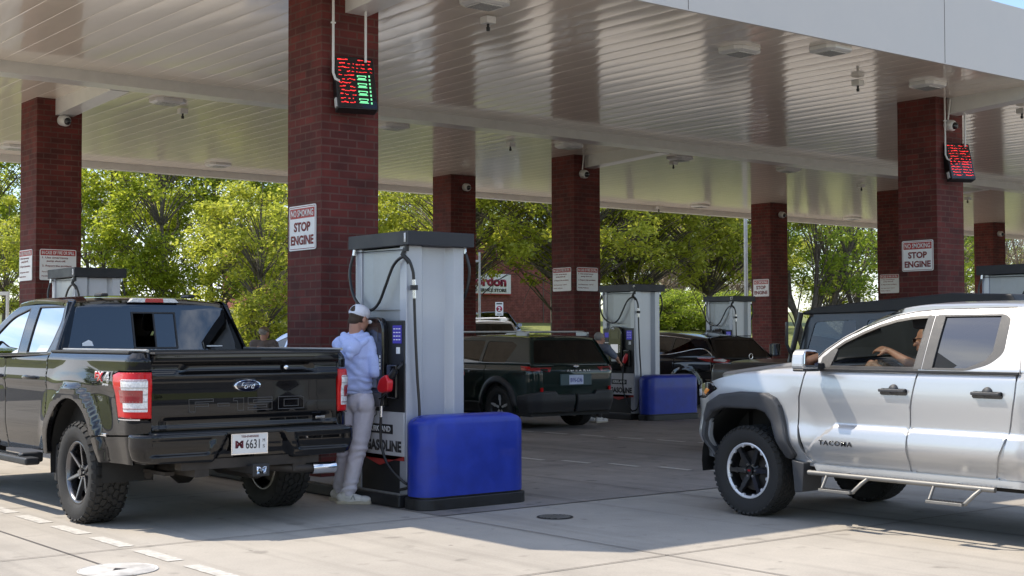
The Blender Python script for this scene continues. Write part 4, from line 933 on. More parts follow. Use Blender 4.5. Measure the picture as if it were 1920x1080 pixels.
b = MB(); b.prism([(-.25, 1.872), (.25, 1.872), (.205, 1.912), (-.205, 1.912)], 1.870, 1.99, 'y'); bl = b.build('brake_lamp', m_clear, T, bevel=.006, fixn=True); b = MB(); b.prism([(-.09, 1.874), (.09, 1.874), (.085, 1.910), (-.085, 1.910)], 1.864, 1.90, 'y'); b.build('lens', m_red, bl, bevel=.003, fixn=True)
f_roof = lambda q: np.stack([q[:, 0], q[:, 1], 1.958-.045*(q[:, 0]/.78)**2-.045*np.clip((q[:, 1]-2.7)/.75, -1, 2)**2], 1)
panel('roof', m_blkpaint, T, rp((-.785, 1.905, .08), (.785, 1.905, .08), (.77, 3.36, .1), (-.77, 3.36, .1)), f_roof, (0, 0, -1), g=.05, roll=.05, depth=.03, shrink=.012)
panel('windscreen', m_gtint, T, rp((-.73, 3.40, .08), (.73, 3.40, .08), (.88, 4.35, .1), (-.88, 4.35, .1)), lambda q: np.stack([q[:, 0], q[:, 1]-.12*(q[:, 0]/.8)**2, 1.885-(q[:, 1]-3.35)*.53], 1), (0, 0, -1), g=.08, roll=.005, depth=.01)
panel('hood', m_blkpaint, T, rp((-.93, 4.12, .1), (.93, 4.12, .1), (.88, 5.55, .2), (-.88, 5.55, .2)), lambda q: np.stack([q[:, 0], q[:, 1], 1.36-.05*(q[:, 0]/.9)**2-.10*np.clip((q[:, 1]-4.3)/1.2, 0, 2)**2+.02*sm(-np.abs(q[:, 0]), -.6, -.5)], 1), (0, 0, -1), g=.06, roll=.06, depth=.05, shrink=.01)
b = MB(); b.box(-.72, .72, 5.68, 5.76, .72, 1.13); b.box(-.98, .98, 5.5, 5.86, .5, .70); b.build('grille', m_trim, T, bevel=.04)
for s_ in (-1, 1): b = MB(); b.box(s_*.84-.13, s_*.84+.13, 5.5, 5.72, .92, 1.14); b.build('headlight', m_clear, T, bevel=.04)
seat(T, -.45, 3.35, .90); seat(T, .45, 3.35, .90); seat(T, -.45, 2.62, .90, .50); seat(T, .45, 2.62, .90, .50); steering(T, -.45, 3.60, 1.25)
b = MB(); b.box(-.88, .88, 3.75, 4.3, .9, 1.33); b.build('dashboard', m_dash, T, bevel=.05)
fx = empty('decal', (0, 0, 0)); bpy.data.objects.remove(fx)
tz = lambda s, m, y, z, w_, h_, d, **k: text('lettering', s, m, T, (-1.0-d, y, z), (0, -1, 0), (0, 0, 1), w_, h_, .0012, **k)
tz('FX', m_signwhite, .665, 1.232, .20, .086, .004, bold=.09, shear=.15); tz('FX', m_red, .665, 1.232, .186, .074, .0055, bold=.05, shear=.15); tz('4', m_signwhite, .505, 1.232, .095, .086, .004, bold=.09); tz('4', m_grey, .505, 1.232, .082, .074, .0055, bold=.05); tz('OFF ROAD', m_signwhite, .535, 1.172, .12, .016, .004, bold=.02)
# ================================================================ silver pickup
m_silver = mat('silver metallic paint', (.50, .505, .515), .33, metal=.55, coat=.8, var=.02, scale=300, coat_r=.03)
m_flare = mat('dark grey flare plastic', (.045, .046, .050), .5, bump=.25, bscale=260)
A = empty('pickup_truck', (9.9, 8.04, 0), label='silver crew cab pickup with black wheel flares and the driver window half open', cat='pickup truck')
def a_ins(u, z, x, y):
    zc = np.where(u < -.95, .80, np.where(u < -.62, .80+(u+.95)*-.72, .56)); zc = np.where(u < -2.75, .80, zc)
    inr = sm(-u, .60, .75)
    st = -.030*(1-sm(z-zc, -.004, .030))*inr
    low = .075*sm(-z, -.69, -.50)
    up = .012*sm(z, 1.02, 1.25)**2+.020*sm(z, 1.21, 1.29)+.016*sm(-z, -1.08, -.84)*sm(z, .70, .84)
    d = np.hypot(u, (z-.45)); bul = -.018*(1-sm(d, .55, .85))
    d2 = np.hypot(u+3.34, z-.45); bul = bul-.03*(1-sm(d2, .55, .80))-.022*sm(-u, 2.56, 2.72)
    nose = .035*sm(u, .5, 1.2)*sm(z, .85, 1.15)
    return .006+st+low+up+bul+nose
Af, Ai = wrapper(.95, -4.60, .86, .15, .56, a_ins)
def arc2(P): return P
fl_out = [(.385, .48), (.462, .60), (.455, .86), (.40, .965), (.245, 1.045), (.0, 1.075), (-.28, 1.070), (-.375, 1.03), (-.425, .965), (-.50, .72), (-.548, .56), (-.50, .515)]
fl_in = [(.355, .50), (.425, .62), (.415, .80), (.335, .885), (.2, .925), (-.17, .925), (-.265, .90), (-.325, .83), (-.39, .68), (-.445, .53)]
flu = lambda d: wrapper(.95, -4.60, .86, .15, .56, lambda u, z, x, y: a_ins(u, z, x, y)-d)
Fl, Fli = flu(.055)
cut = [(.40, .60), (.395, .82), (.30, .95), (.0, .985), (-.25, .98), (-.34, .93), (-.40, .80), (-.47, .60)]
fender = [(-.705, .505), (-.64, .545), (-.605, .62), (-.578, .80), (-.592, 1.04), (-.655, 1.282)]
fpoly = fender+[(-.3, 1.268), (.0, 1.238), (.28, 1.185), (.40, 1.150), (.315, 1.085), (.50, 1.0), (Af.fu(-.38), .985), (Af.fu(-.38), .50), (.41, .47), (.40, .50)]+cut+[(-.50, .50)]
panel('fender', m_silver, A, fpoly, Af, Ai, g=.03, roll=.006, depth=.03, mirror=True)
panel('wheel_flare', m_flare, A, fl_out+fl_in[::-1], Fl, Fli, g=.02, roll=.022, depth=.09, mirror=True, shrink=.002)
fr = [(p[0]-.006, p[1]) for p in fender]
d1 = rp((-1.668, .505, .02), (-.735, .505, .08), (-.612, .60, .06))[:-1]+[(-.586, .80), (-.600, 1.04), (-.662, 1.274), (-1.735, 1.262), (-1.705, 1.13), (-1.678, 1.0), (-1.660, .75)]
panel('door', m_silver, A, d1, Af, Ai, g=.028, roll=.006, depth=.03, mirror=True)
d2 = rp((-2.44, .505, .06), (-1.676, .505, .02))+[(-1.668, .75), (-1.686, 1.0), (-1.713, 1.13), (-1.743, 1.262), (-2.575, 1.262), (-2.560, 1.10), (-2.505, .82)]
panel('door', m_silver, A, d2, Af, Ai, g=.028, roll=.006, depth=.03, mirror=True)
panel('cab_corner', m_silver, A, [(-2.45, .50), (-2.735, .50), (-2.745, 1.275), (-2.583, 1.275), (-2.568, 1.10), (-2.513, .82)][::-1], Af, Ai, g=.03, roll=.006, depth=.03, mirror=True)
panel('rocker', m_silver, A, [(-.70, .498), (-2.735, .498), (-2.735, .44), (-.74, .44)], Af, Ai, g=.04, roll=.006, depth=.05, mirror=True)
panel('door_jamb', m_silver, A, [(-2.80, .47), (-.62, .47), (-.62, 1.22), (-2.80, 1.22)], *flu(-.020), g=.06, roll=0, depth=0, mirror=True)
bp_ = [(-2.752, .50), (-2.83, .50)]+arc(-3.34, .45, .50, 5, 175, 20)+[(-3.9, .55), (Af.ru(-.84), .60), (Af.ru(-.84), 1.28), (-2.752, 1.285)]
panel('bed_side', m_silver, A, bp_, Af, Ai, g=.05, roll=.006, depth=.03, mirror=True)
fo = [(x*1.0-3.34, z) for x, z in arc(0, .45, .60, 0, 180, 24)]; fi = [(x-3.34, z) for x, z in arc(0, .45, .485, 0, 180, 24)]
panel('wheel_flare', m_flare, A, [(-2.74, .50)]+fo+[(-3.94, .55)]+fi[::-1], Fl, Fli, g=.03, roll=.02, depth=.09, mirror=True)
well(A, 0, .45, .52, .93, .5); well(A, -3.34, .45, .55, .93, .5)
wheels(A, (-.80, .80), (0, -3.34), .392, .27, .240, 'taco', [m_balu, m_alu, m_chrome], n=46, rows=5, lug=.007)
text('hub_mark', 'TRD', m_red, [o for o in kids(A) if o.name.startswith('wheel') and not o.name.startswith('wheel_')][0], (-.092, 0, .0), (0, -1, 0), (0, 0, 1), .036, .014, .002, .04)
b = MB(); b.box(-.84, .84, -2.7, -.5, .45, .62); b.box(-.80, .80, -4.5, -2.75, .5, .8); b.box(-.45, -.35, -4.5, .8, .36, .5); b.box(.35, .45, -4.5, .8, .36, .5); b.cyl((-.8, 0, .38), (.8, 0, .38), .04); b.box(-.55, .55, .3, .70, .35, .9); b.cyl((-.8, -3.34, .39), (.8, -3.34, .39), .05)
b.box(-.86, -.80, -2.7, -.62, .5, 1.22); b.box(.80, .86, -2.7, -.62, .5, 1.22); b.box(-.8, .8, -.75, -.60, .6, 1.18); b.box(-.86, -.80, -4.5, -2.78, .6, 1.26); b.box(.8, .86, -4.5, -2.78, .6, 1.26); b.build('chassis', m_under, A)
# front lamp, grille, hood
hl = [(.325, 1.088), (.43, 1.145), (.50, 1.14), (Af.fu(-.55), 1.05), (Af.fu(-.55), .98), (.505, 1.003)]
def LampA():
    o = panel('headlight', m_blackgl, A, hl, *flu(.004), g=.03, roll=.01, depth=.05); panel('turn_lamp', m_amber, o, [(.40, 1.075), (.47, 1.095), (.52, 1.05), (.48, 1.025)], *flu(.007), g=.03, roll=.004, depth=.01)
    panel('lens', m_clear, o, [(.56, 1.085), (.68, 1.07), (.68, 1.01), (.57, 1.02)], *flu(.007), g=.03, roll=.004, depth=.01); return o
twin(LampA(), A)
b = MB(); b.box(-.40, .40, .72, .865, .62, 1.0); b.build('grille', m_trim, A, bevel=.03); b = MB(); b.box(-.30, .30, .50, .76, .40, .56); b.build('skid_plate', m_flare, A, bevel=.04)
def a_hood(q):
    x, y = q[:, 0], q[:, 1]; z = 1.345-.060*(np.abs(x)/.9)**2.2-.085*np.clip((y+.60)/.9, 0, 3)**1.35-.05*sm(y, .55, .95)
    z = z+.022*(sm(-np.abs(x), -.60, -.52)); return np.stack([x, y, z], 1)
panel('hood', m_silver, A, rp((-.895, -.60, .02), (.895, -.60, .02), (.86, .16, .2), (.62, .58, .2), (.35, .74), (-.35, .74), (-.62, .58, .2), (-.86, .16, .2)), a_hood, (0, 0, -1), g=.035, roll=.03, depth=.06, shrink=.005)
b = MB(); b.tube([(-.62, -.55, 1.30), (-.58, -.8, 1.36), (.0, -.86, 1.38)], .008); b.build('wiper', m_black, A)
# greenhouse
a_hw = lambda z: .930-.40*(z-1.25)-.03*((z-1.25)/.5)**2
afr = [(-.60, 1.262), (-.70, 1.352), (-.80, 1.448), (-.95, 1.548), (-1.12, 1.632), (-1.27, 1.69), (-1.41, 1.731), (-1.60, 1.765), (-1.80, 1.783), (-2.2, 1.79), (-2.58, 1.775), (-2.66, 1.74), (-2.745, 1.50), (-2.765, 1.262)]
wA = [(-.80, 1.288), (-.80, 1.36), (-.87, 1.428), (-.98, 1.505), (-1.14, 1.58), (-1.28, 1.635), (-1.432, 1.676), (-1.58, 1.698), (-1.735, 1.706), (-1.735, 1.288)]
wB = rp((-1.80, 1.292), (-1.80, 1.706), (-2.37, 1.706, .04), (-2.425, 1.672, .02), (-2.435, 1.42, .04), (-2.34, 1.335, .08), (-2.16, 1.290, .05))
sA = [(-1.765, 1.255), (-1.770, 1.255), (-1.782, 1.785), (-1.777, 1.785)]
panel('cab_frame', m_silver, A, afr, side_fn(a_hw), (1, 0, 0), g=.025, roll=.035, depth=.02, holes=(wA, wB), mirror=True, shrink=.010)
topseam = [(-.72, 1.335), (-.80, 1.418), (-.95, 1.521), (-1.12, 1.606), (-1.41, 1.706), (-1.60, 1.738), (-1.80, 1.752), (-2.45, 1.756), (-2.52, 1.72), (-2.60, 1.275)]
for s_ in (1, -1):
    def M_(o): o.scale = (s_, 1, 1); return o
    b = MB(); pts = [(-(float(a_hw(z))+.0015), y, z) for y, z in topseam]; b.tube(pts, .0035, 6); M_(b.build('door_seam', m_joint, A))
    M_(panel('pillar_cover', m_flare, A, [(-1.695, 1.290), (-1.765, 1.290), (-1.772, 1.704), (-1.715, 1.704)], side_fn(a_hw, .005), (1, 0, 0), g=.03, roll=.003, depth=.02, shrink=0))
    M_(panel('pillar_cover', m_flare, A, [(-1.772, 1.290), (-1.860, 1.292), (-1.868, 1.704), (-1.779, 1.704)], side_fn(a_hw, .005), (1, 0, 0), g=.03, roll=.003, depth=.02, shrink=0))
    M_(panel('mirror_sail', m_flare, A, [(-.79, 1.29), (-.80, 1.372), (-.90, 1.449), (-.935, 1.44), (-.895, 1.29)], side_fn(a_hw, .003), (1, 0, 0), g=.03, roll=.003, depth=.02, shrink=0))
    M_(panel('window_trim', m_black, A, offset(wA, -.004)+[], side_fn(a_hw, .002), (1, 0, 0), g=.03, roll=.003, depth=.03, shrink=0, holes=(offset(wA, .020),)))
    M_(panel('window_trim', m_flare, A, offset(wB, -.004), side_fn(a_hw, .002), (1, 0, 0), g=.03, roll=.003, depth=.03, shrink=0, holes=([(-1.80, 1.305), (-1.80, 1.695), (-2.345, 1.695), (-2.345, 1.43), (-2.30, 1.365), (-2.15, 1.305)],)))
    M_(panel('window', m_gtint, A, offset(wB, .004), side_fn(a_hw, -.012), (1, 0, 0), g=.05, roll=0, depth=0, shrink=0))
    b = MB(); b.box(-.940, -.925, -2.60, -.80, 1.262, 1.284); M_(b.build('belt_moulding', m_trim, A, bevel=.004))
    if s_ == 1: panel('window', m_glight, A, [(-1.00, 1.28), (-1.735, 1.28), (-1.735, 1.372), (-1.40, 1.368), (-1.28, 1.345), (-1.14, 1.31)], side_fn(a_hw, -.014), (1, 0, 0), g=.03, roll=0, depth=0, shrink=0)
    else: M_(panel('window', m_gmid, A, offset(wA, .004), side_fn(a_hw, -.012), (1, 0, 0), g=.05, roll=0, depth=0, shrink=0))
    for y in (-1.535, -2.35):   # handles
        b = MB(); b.prism(rp((y-.125, 1.088, .02), (y+.125, 1.088, .02), (y+.125, 1.140, .02), (y-.125, 1.140, .02)), -.9475, -.938, 'x'); rc = M_(b.build('handle_recess', m_blackgl, A))
        b = MB(); b.box(-.985, -.965, y-.118, y+.118, 1.112, 1.136); b.box(-.965, -.94, y+.09, y+.115, 1.110, 1.138); b.box(-.965, -.94, y-.115, y-.09, 1.110, 1.138); b.build('door_handle', m_flare, rc, bevel=.007)
        b = MB(); b.lathe([(-.962, 0), (-.960, .035), (-.94, .042)], 'x', 24, c=(0, y, 1.132)); b.build('handle_cup', m_flare, rc)
    b = MB(); b.box(-1.0, -.72, -2.745, -2.735, .4, .5)
    # mirror
    b = MB(); b.prism(rp((-1.215, 1.275, .05), (-1.005, 1.275, .02), (-1.005, 1.43, .04), (-1.19, 1.445, .07)), -.86, -.74, 'y'); mo = M_(b.build('side_mirror', m_silver, A, bevel=.035, seg=4, fixn=True))
    b = MB(); b.prism(rp((-1.195, 1.295, .03), (-1.02, 1.295, .03), (-1.02, 1.42, .03), (-1.185, 1.43, .03)), -.870, -.862, 'y'); b.build('mirror_glass', m_mirror, mo, bevel=.002)
    b = MB(); b.box(-1.205, -.99, -.865, -.75, 1.262, 1.285); b.box(-1.02, -.90, -.84, -.79, 1.275, 1.33); b.build('mirror_arm', m_trim, mo, bevel=.012)
    # step bars
    b = MB(); b.cyl((-1.0, -.74, .435), (-1.0, -2.44, .435), .020, n=12); b.cyl((-.96, -.72, .43), (-.8, -.60, .42), .02, n=10)
    for y0 in (-.93, -1.93):
        b.tube([(-1.0, y0, .43), (-1.075, y0-.005, .325)], .013, 8); b.tube([(-1.0, y0-.40, .43), (-1.05, y0-.37, .39), (-1.075, y0-.30, .315)], .016, 8)
        b.box(-1.12, -1.045, y0-.31, y0, .306, .328); b.box(-1.0, -.7, y0-.15, y0-.1, .42, .45)
    st = M_(b.build('side_step', mat('dull steel', (.20, .195, .185), .5, metal=.5) if 'dull steel' not in bpy.data.materials else bpy.data.materials['dull steel'], A, bevel=.004)); b = MB()
    for y0 in (-.93, -1.93):
        for i in range(12): b.box(-1.115, -1.05, y0-.30+i*.025, y0-.288+i*.025, .328, .333)
    b.build('step_grip', m_flare, st)
    b = MB(); b.prism([(-.55, .25), (-.63, .262), (-.65, .50), (-.52, .52)], -.95, -.70, 'x'); M_(b.build('mud_guard', m_flare, A, bevel=.008, fixn=True))
text('lettering', 'TACOMA', m_blackgl, A, (-.978, -.995, .684), (0, -1, 0), (0, 0, 1), .33, .040, .005, .012, space=1.25)
a_roof = lambda q: np.stack([q[:, 0], q[:, 1], 1.825-.035*(q[:, 0]/.7)**2-.10*np.clip((q[:, 1]+1.75)/.6, 0, 2)**2-.02*np.clip((-2.0-q[:, 1])/.6, 0, 2)**2], 1)
panel('roof', m_silver, A, rp((-.705, -2.66, .08), (.705, -2.66, .08), (.715, -1.42, .06), (-.715, -1.42, .06)), a_roof, (0, 0, -1), g=.05, roll=.05, depth=.03, shrink=.012)
panel('windscreen', m_gmid, A, rp((-.71, -1.41, .06), (.71, -1.41, .06), (.86, -.62, .08), (-.86, -.62, .08)), lambda q: np.stack([q[:, 0], q[:, 1]-.10*(q[:, 0]/.8)**2, 1.775-(q[:, 1]+1.40)*.585-.06*((q[:, 1]+1.0)/.4)**2+.05], 1), (0, 0, -1), g=.08, roll=0, depth=.01)
panel('cab_back', m_silver, A, rp((-.93, 1.2), (.93, 1.2), (.73, 1.76), (-.73, 1.76)), lambda q: np.stack([q[:, 0], -2.765+(q[:, 1]-1.2)*.12, q[:, 1]], 1), (0, 1, 0), g=.08, roll=.03, depth=.02, holes=([(-.7, 1.32), (.7, 1.32), (.62, 1.68), (-.62, 1.68)],))
panel('rear_window', m_gmid, A, [(-.71, 1.31), (.71, 1.31), (.63, 1.69), (-.63, 1.69)], lambda q: np.stack([q[:, 0], -2.75+(q[:, 1]-1.2)*.12, q[:, 1]], 1), (0, 1, 0), g=.1, roll=0, depth=0)
b = MB(); b.box(-.83, .83, -4.62, -4.56, .62, 1.27); b.build('tailgate', m_silver, A, bevel=.02); b = MB(); b.box(-.92, .92, -4.75, -4.6, .45, .62); b.build('bumper', m_chrome, A, bevel=.03)
# cabin
seat(A, -.40, -1.62, .72, .60); seat(A, .40, -1.62, .72, .60); seat(A, -.40, -2.22, .70, .42); seat(A, .40, -2.22, .70, .42); steering(A, -.38, -1.16, 1.16, .185)
b = MB(); b.prism([(-.62, 1.24), (-.72, 1.27), (-.98, 1.265), (-1.06, 1.20), (-1.06, .9), (-.62, .8)], -.80, .80, 'x'); b.build('dashboard', m_dash, A, bevel=.03, fixn=True)
b = MB(); b.box(-.80, -.66, -1.09, -1.02, 1.19, 1.26); b.build('air_vent', m_grey, A, bevel=.02)
b = MB(); b.box(-.62, .62, -2.6, -1.45, 1.735, 1.765); b.build('headliner', m_dash, A); b = MB(); b.box(-.60, -.30, -1.62, -1.46, 1.60, 1.70); b.build('sun_visor', m_seat, A, bevel=.03); b = MB(); b.box(-.12, .12, -1.30, -1.27, 1.58, 1.65); b.build('cabin_mirror', m_seat, A, bevel=.015)
# ================================================================ the other vehicles, one kit
def car(root, W, Lr, yr_ax, yf_ax, Rw, zb, zr, z0, hoodz, bg, ws, paint, wins, rimst='five', clad=None, rails=False, gl=None, top_hw=.26, rr=.22, rf=.38, roofdrop=0., lamp='red', doorcuts=(), noseh=.62, boxy=False, rimmats=None, trim=None):
    """bg = (y at belt, y at roof) of the back glass, ws = the same for the windscreen; wins = list of side window outlines (y, z)"""
    h = W/2; gl = gl or m_gdark; clad = clad or paint; trim = trim or m_trim
    def ins(u, z, x, y):
        i = .008+.05*sm(z, zb-.16, zb+.01)**2+.05*sm(-z, -.52, -.28)+.012*sm(-z, -.85, -.6)*(1 if not boxy else 0)
        for ya in (yr_ax, yf_ax): i = i-.028*(1-sm(np.hypot(u-ya, z-Rw), Rw+.07, Rw+.20))*(0 if boxy else 1)
        return i+.05*sm(u, Lr-.6, Lr)*sm(z, .5, .9)
    fn, inw = wrapper(h, 0, Lr, rr, rf, ins); ra = Rw+.055
    seg = lambda ya, a0, a1: arc(ya, Rw+.02, ra, a0, a1, 16)
    zt = zb; dc = list(doorcuts)
    # rear quarter wraps round to the middle of the tail; fender wraps round to the nose
    q = [(fn.ru(0)-.004, .36), (fn.ru(-h*.7), .30), (yr_ax-ra-.06, z0+.04)]+seg(yr_ax, 176, 4)+[(yr_ax+ra+.03, z0), (dc[0]-.05, z0), (dc[0], zb-.3), (dc[0], zt), (bg[0]+.05, zt), (fn.ru(-h*.72), zt-.02), (fn.ru(0)-.004, zt-.02)]
    panel('rear_quarter', paint, root, q, fn, inw, g=.05, roll=.006, depth=.03, mirror=True)
    for a, b_ in zip(dc, dc[1:]): panel('door', paint, root, [(a+.005, zb-.3), (a-.045 if a == dc[0] else a+.005, z0), (b_-.005, z0), (b_-.005, zt), (a+.005, zt)], fn, inw, g=.05, roll=.005, depth=.03, mirror=True)
    f_ = [(dc[-1]+.005, z0)]+[(yf_ax-ra-.02, z0)]+seg(yf_ax, 176, 4)+[(yf_ax+ra+.05, z0+.03), (fn.fu(0), .32), (fn.fu(0), noseh+.1), (Lr-.25, noseh+.14), (ws[0]+.15, zt-.02), (dc[-1]+.005, zt)]
    panel('fender', paint, root, f_, fn, inw, g=.06, roll=.006, depth=.03, mirror=True)
    if clad is not paint:
        cf, ci = wrapper(h, 0, Lr, rr, rf, lambda u, z, x, y: ins(u, z, x, y)-.016)
        for ya in (yr_ax, yf_ax): panel('arch_cladding', clad, root, arc(ya, Rw+.02, ra+.095, 178, 2, 18)+arc(ya, Rw+.02, ra-.015, 2, 178, 18), cf, ci, g=.04, roll=.012, depth=.04, mirror=True)
        panel('sill_cladding', clad, root, [(yr_ax+ra+.04, z0-.04), (yf_ax-ra-.04, z0-.04), (yf_ax-ra-.02, z0+.16), (yr_ax+ra+.02, z0+.16)], cf, ci, g=.06, roll=.012, depth=.04, mirror=True)
        panel('bumper', clad, root, [(fn.ru(0)-.004, .30), (yr_ax-ra-.10, z0), (yr_ax-ra-.09, .58), (fn.ru(-h+rr), .66), (fn.ru(-.42), .66), (fn.ru(-.36), .60), (fn.ru(0)-.004, .60)], *wrapper(h, -.03, Lr, rr, rf, lambda u, z, x, y: ins(u, z, x, y)-.020), g=.04, roll=.02, depth=.06, mirror=True)
    well(root, yr_ax, Rw+.02, ra+.02, h-.03, h-.4); well(root, yf_ax, Rw+.02, ra+.02, h-.03, h-.4)
    hwz = (lambda z: h-.045-top_hw*np.clip((z-zb)/(zr-zb), 0, 1.2)**1.15) if not boxy else (lambda z: h-.06-.10*np.clip((z-zb)/(zr-zb), 0, 1.2))
    fr = rp((bg[0], zt-.01), (ws[0], zt-.01), (ws[1], zr-.03, .18), ((ws[1]+bg[1])/2, zr), (bg[1], zr-.02-roofdrop, .08))
    panel('cabin_frame', paint, root, fr, side_fn(hwz), (1, 0, 0), g=.035, roll=.03, depth=.02, holes=tuple(wins), mirror=True, shrink=.008)
    for s_ in (1, -1):
        for w_ in wins: o = panel('window', gl, root, w_, side_fn(hwz, -.008), (1, 0, 0), g=.08, roll=0, depth=0, shrink=-.003); o.scale = (s_, 1, 1)
        b = MB(); b.prism(rp((s_*(h-.03), zb-.02, .02), (s_*(h+.17), zb-.02, .04), (s_*(h+.16), zb+.12, .04), (s_*(h-.0), zb+.12, .03)), ws[0]-.42, ws[0]-.32, 'y'); mo = root_m = b.build('side_mirror', paint, root, bevel=.025, seg=3, fixn=True)
        b = MB(); b.box(min(s_*(h+.0), s_*(h+.15)), max(s_*(h+.0), s_*(h+.15)), ws[0]-.430, ws[0]-.424, zb, zb+.10); b.build('mirror_glass', m_mirror, mo)
    ht, hb = float(hwz(np.array(zr))), float(hwz(np.array(zb)))
    roofx = (ws[1]+bg[1])/2; rl = (ws[1]-bg[1])/2
    panel('roof', paint, root, rp((-ht-.01, bg[1]-.02, .08), (ht+.01, bg[1]-.02, .08), (ht+.01, ws[1]+.02, .1), (-ht-.01, ws[1]+.02, .1)), lambda q: np.stack([q[:, 0], q[:, 1], zr+.035-.035*(q[:, 0]/ht)**2-.03*((q[:, 1]-roofx)/rl)**2-roofdrop*sm(-q[:, 1], -(bg[1]+rl*1.2), -bg[1])], 1), (0, 0, -1), g=.07, roll=.05, depth=.03, shrink=.012)
    def bf(q): t = (q[:, 1]-zb)/(zr-zb); return np.stack([q[:, 0], bg[0]+(bg[1]-bg[0])*t+.06*(q[:, 0]/h)**2-.02*(1-t)*0, q[:, 1]], 1)
    m_ = .05; zt2 = zr-roofdrop
    go = rp((-hb+.10, zb+.03, .04), (hb-.10, zb+.03, .04), (ht-.04, zt2-.07, .05), (-ht+.04, zt2-.07, .05))
    panel('tailgate_frame', paint, root, [(-hb, zb-.02), (hb, zb-.02), (ht, zt2-.005), (-ht, zt2-.005)], bf, (0, 1, 0), g=.05, roll=.03, depth=.02, shrink=.008, holes=(go,))
    panel('rear_window', m_gdark, root, offset(go, -.004), lambda q: bf(q)+np.array([0, .006, 0]), (0, 1, 0), g=.1, roll=0, depth=0, shrink=0)
    panel('windscreen', m_gmid, root, rp((-ht+.01, ws[1]+.01, .05), (ht-.01, ws[1]+.01, .05), (hb-.05, ws[0], .06), (-hb+.05, ws[0], .06)), lambda q: np.stack([q[:, 0], q[:, 1]-.10*(q[:, 0]/h)**2, zr-.01+(zb-zr)*(q[:, 1]-ws[1])/(ws[0]-ws[1])], 1), (0, 0, -1), g=.1, roll=0, depth=.01)
    panel('hood', paint, root, rp((-h+.09, ws[0]-.06, .05), (h-.09, ws[0]-.06, .05), (h-.16, Lr-.22, .25), (-h+.16, Lr-.22, .25)), lambda q: np.stack([q[:, 0], q[:, 1], hoodz+.03-.06*(q[:, 0]/h)**2-(hoodz-noseh-.16)*np.clip((q[:, 1]-ws[0])/(Lr-ws[0]), 0, 1)**2.2], 1), (0, 0, -1), g=.07, roll=.04, depth=.05, shrink=.01)
    b = MB(); b.box(-h+.08, h-.08, .12, Lr-.2, z0-.06, z0+.06); b.box(-h+.07, h-.07, .10, 1.0, z0, zb-.12); b.box(-h+.07, h-.07, dc[-1]-.1, Lr-.3, z0, noseh); b.box(-h+.07, -h+.11, .9, Lr-.4, z0, zb-.08); b.box(h-.11, h-.07, .9, Lr-.4, z0, zb-.08); b.build('inner_body', m_under, root)
    wheels(root, (-h+.13, h-.13), (yr_ax, yf_ax), Rw, .23, Rw*.66, rimst, rimmats or [m_balu, m_alu, m_chrome], n=40, rows=4, lug=.006)
    for x in (-.38, .38): seat(root, x, ws[0]-1.15, z0+.22, .6); seat(root, x, ws[0]-2.0, z0+.22, .55)
    b = MB(); b.box(-h+.12, h-.12, ws[0]-.45, ws[0]-.02, zb-.3, zb-.03); b.build('dashboard', m_dash, root, bevel=.04); steering(root, -.38, ws[0]-.62, zb-.08, .17)
    if rails:
        for s_ in (-1, 1): b = MB(); x = s_*(ht-.03); b.tube([(x, bg[1]+.12, zr+.01), (x, bg[1]+.24, zr+.075), (x, ws[1]-.3, zr+.075), (x, ws[1]-.12, zr+.01)], [.03, .022, .022, .03], 8); b.box(x-.03, x+.03, bg[1]+.12, bg[1]+.40, zr+.0, zr+.07); b.box(x-.03, x+.03, ws[1]-.45, ws[1]-.2, zr, zr+.07); b.build('roof_rail', m_grey, root, bevel=.01)
    root['_'] = 0; del root['_']; return fn, ins, hwz, bf
def lampset(root, fn, ins, h, Lr, outl, off=.012, m=None, name='tail_lamp', rr=.22, rf=.38):
    return panel(name, m or m_red, root, outl, *wrapper(h, 0, Lr, rr, rf, lambda u, z, x, y: ins(u, z, x, y)-off), g=.03, roll=.006, depth=.03, mirror=True)
def plate(root, x, y, z, s, m=m_plate, ink=None, w_=.31, h_=.155):
    b = MB(); b.box(-w_/2, w_/2, -.003, .003, -h_/2, h_/2); p = b.build('licence_plate', m, root, bevel=.003, loc=(x, y, z)); text('plate_number', s, ink or m_signblack, p, (0, -.0035, -.005), (1, 0, 0), (0, 0, 1), w_*.84, h_*.48, .001, .01); return p
# ---- dark green wagon at pump 9
m_green = mat('dark green paint', (.004, .016, .013), .4, coat=1, coat_r=.02, var=.08, spec=.1)
G_ = empty('estate_car', (15.0, 17.16, 0), label='dark green wagon with black cladding and roof rails parked at pump 9', cat='car')
gw = [rp((.78, 1.12, .03), (1.42, 1.12, .03), (1.42, 1.47, .04), (.74, 1.46, .05), (.60, 1.40, .04)), rp((1.50, 1.12, .03), (2.42, 1.11, .03), (2.42, 1.49, .03), (1.50, 1.48, .03)), rp((2.50, 1.11, .03), (3.45, 1.09, .08), (3.05, 1.42, .12), (2.75, 1.49, .08), (2.50, 1.49, .02))]
fn, ins, hwz, bf = car(G_, 1.87, 4.75, .93, 3.65, .365, 1.08, 1.555, .30, 1.06, (.08, .32), (3.75, 2.85), m_green, gw, 'five', clad=m_trim, rails=True, doorcuts=(1.30, 2.46, 3.45), rimmats=[m_balu, m_alu, m_chrome], noseh=.80, top_hw=.20)
lampset(G_, fn, ins, .935, 4.75, [(fn.ru(-.56), .965), (.30, 1.0), (.34, 1.045), (fn.ru(-.50), 1.045)], .014, m_redd)
lampset(G_, fn, ins, .935, 4.75, [(fn.ru(-.60), .975), (fn.ru(-.76), .975), (fn.ru(-.76), 1.028), (fn.ru(-.60), 1.028)], .020, m_blackgl, 'reverse_lamp')
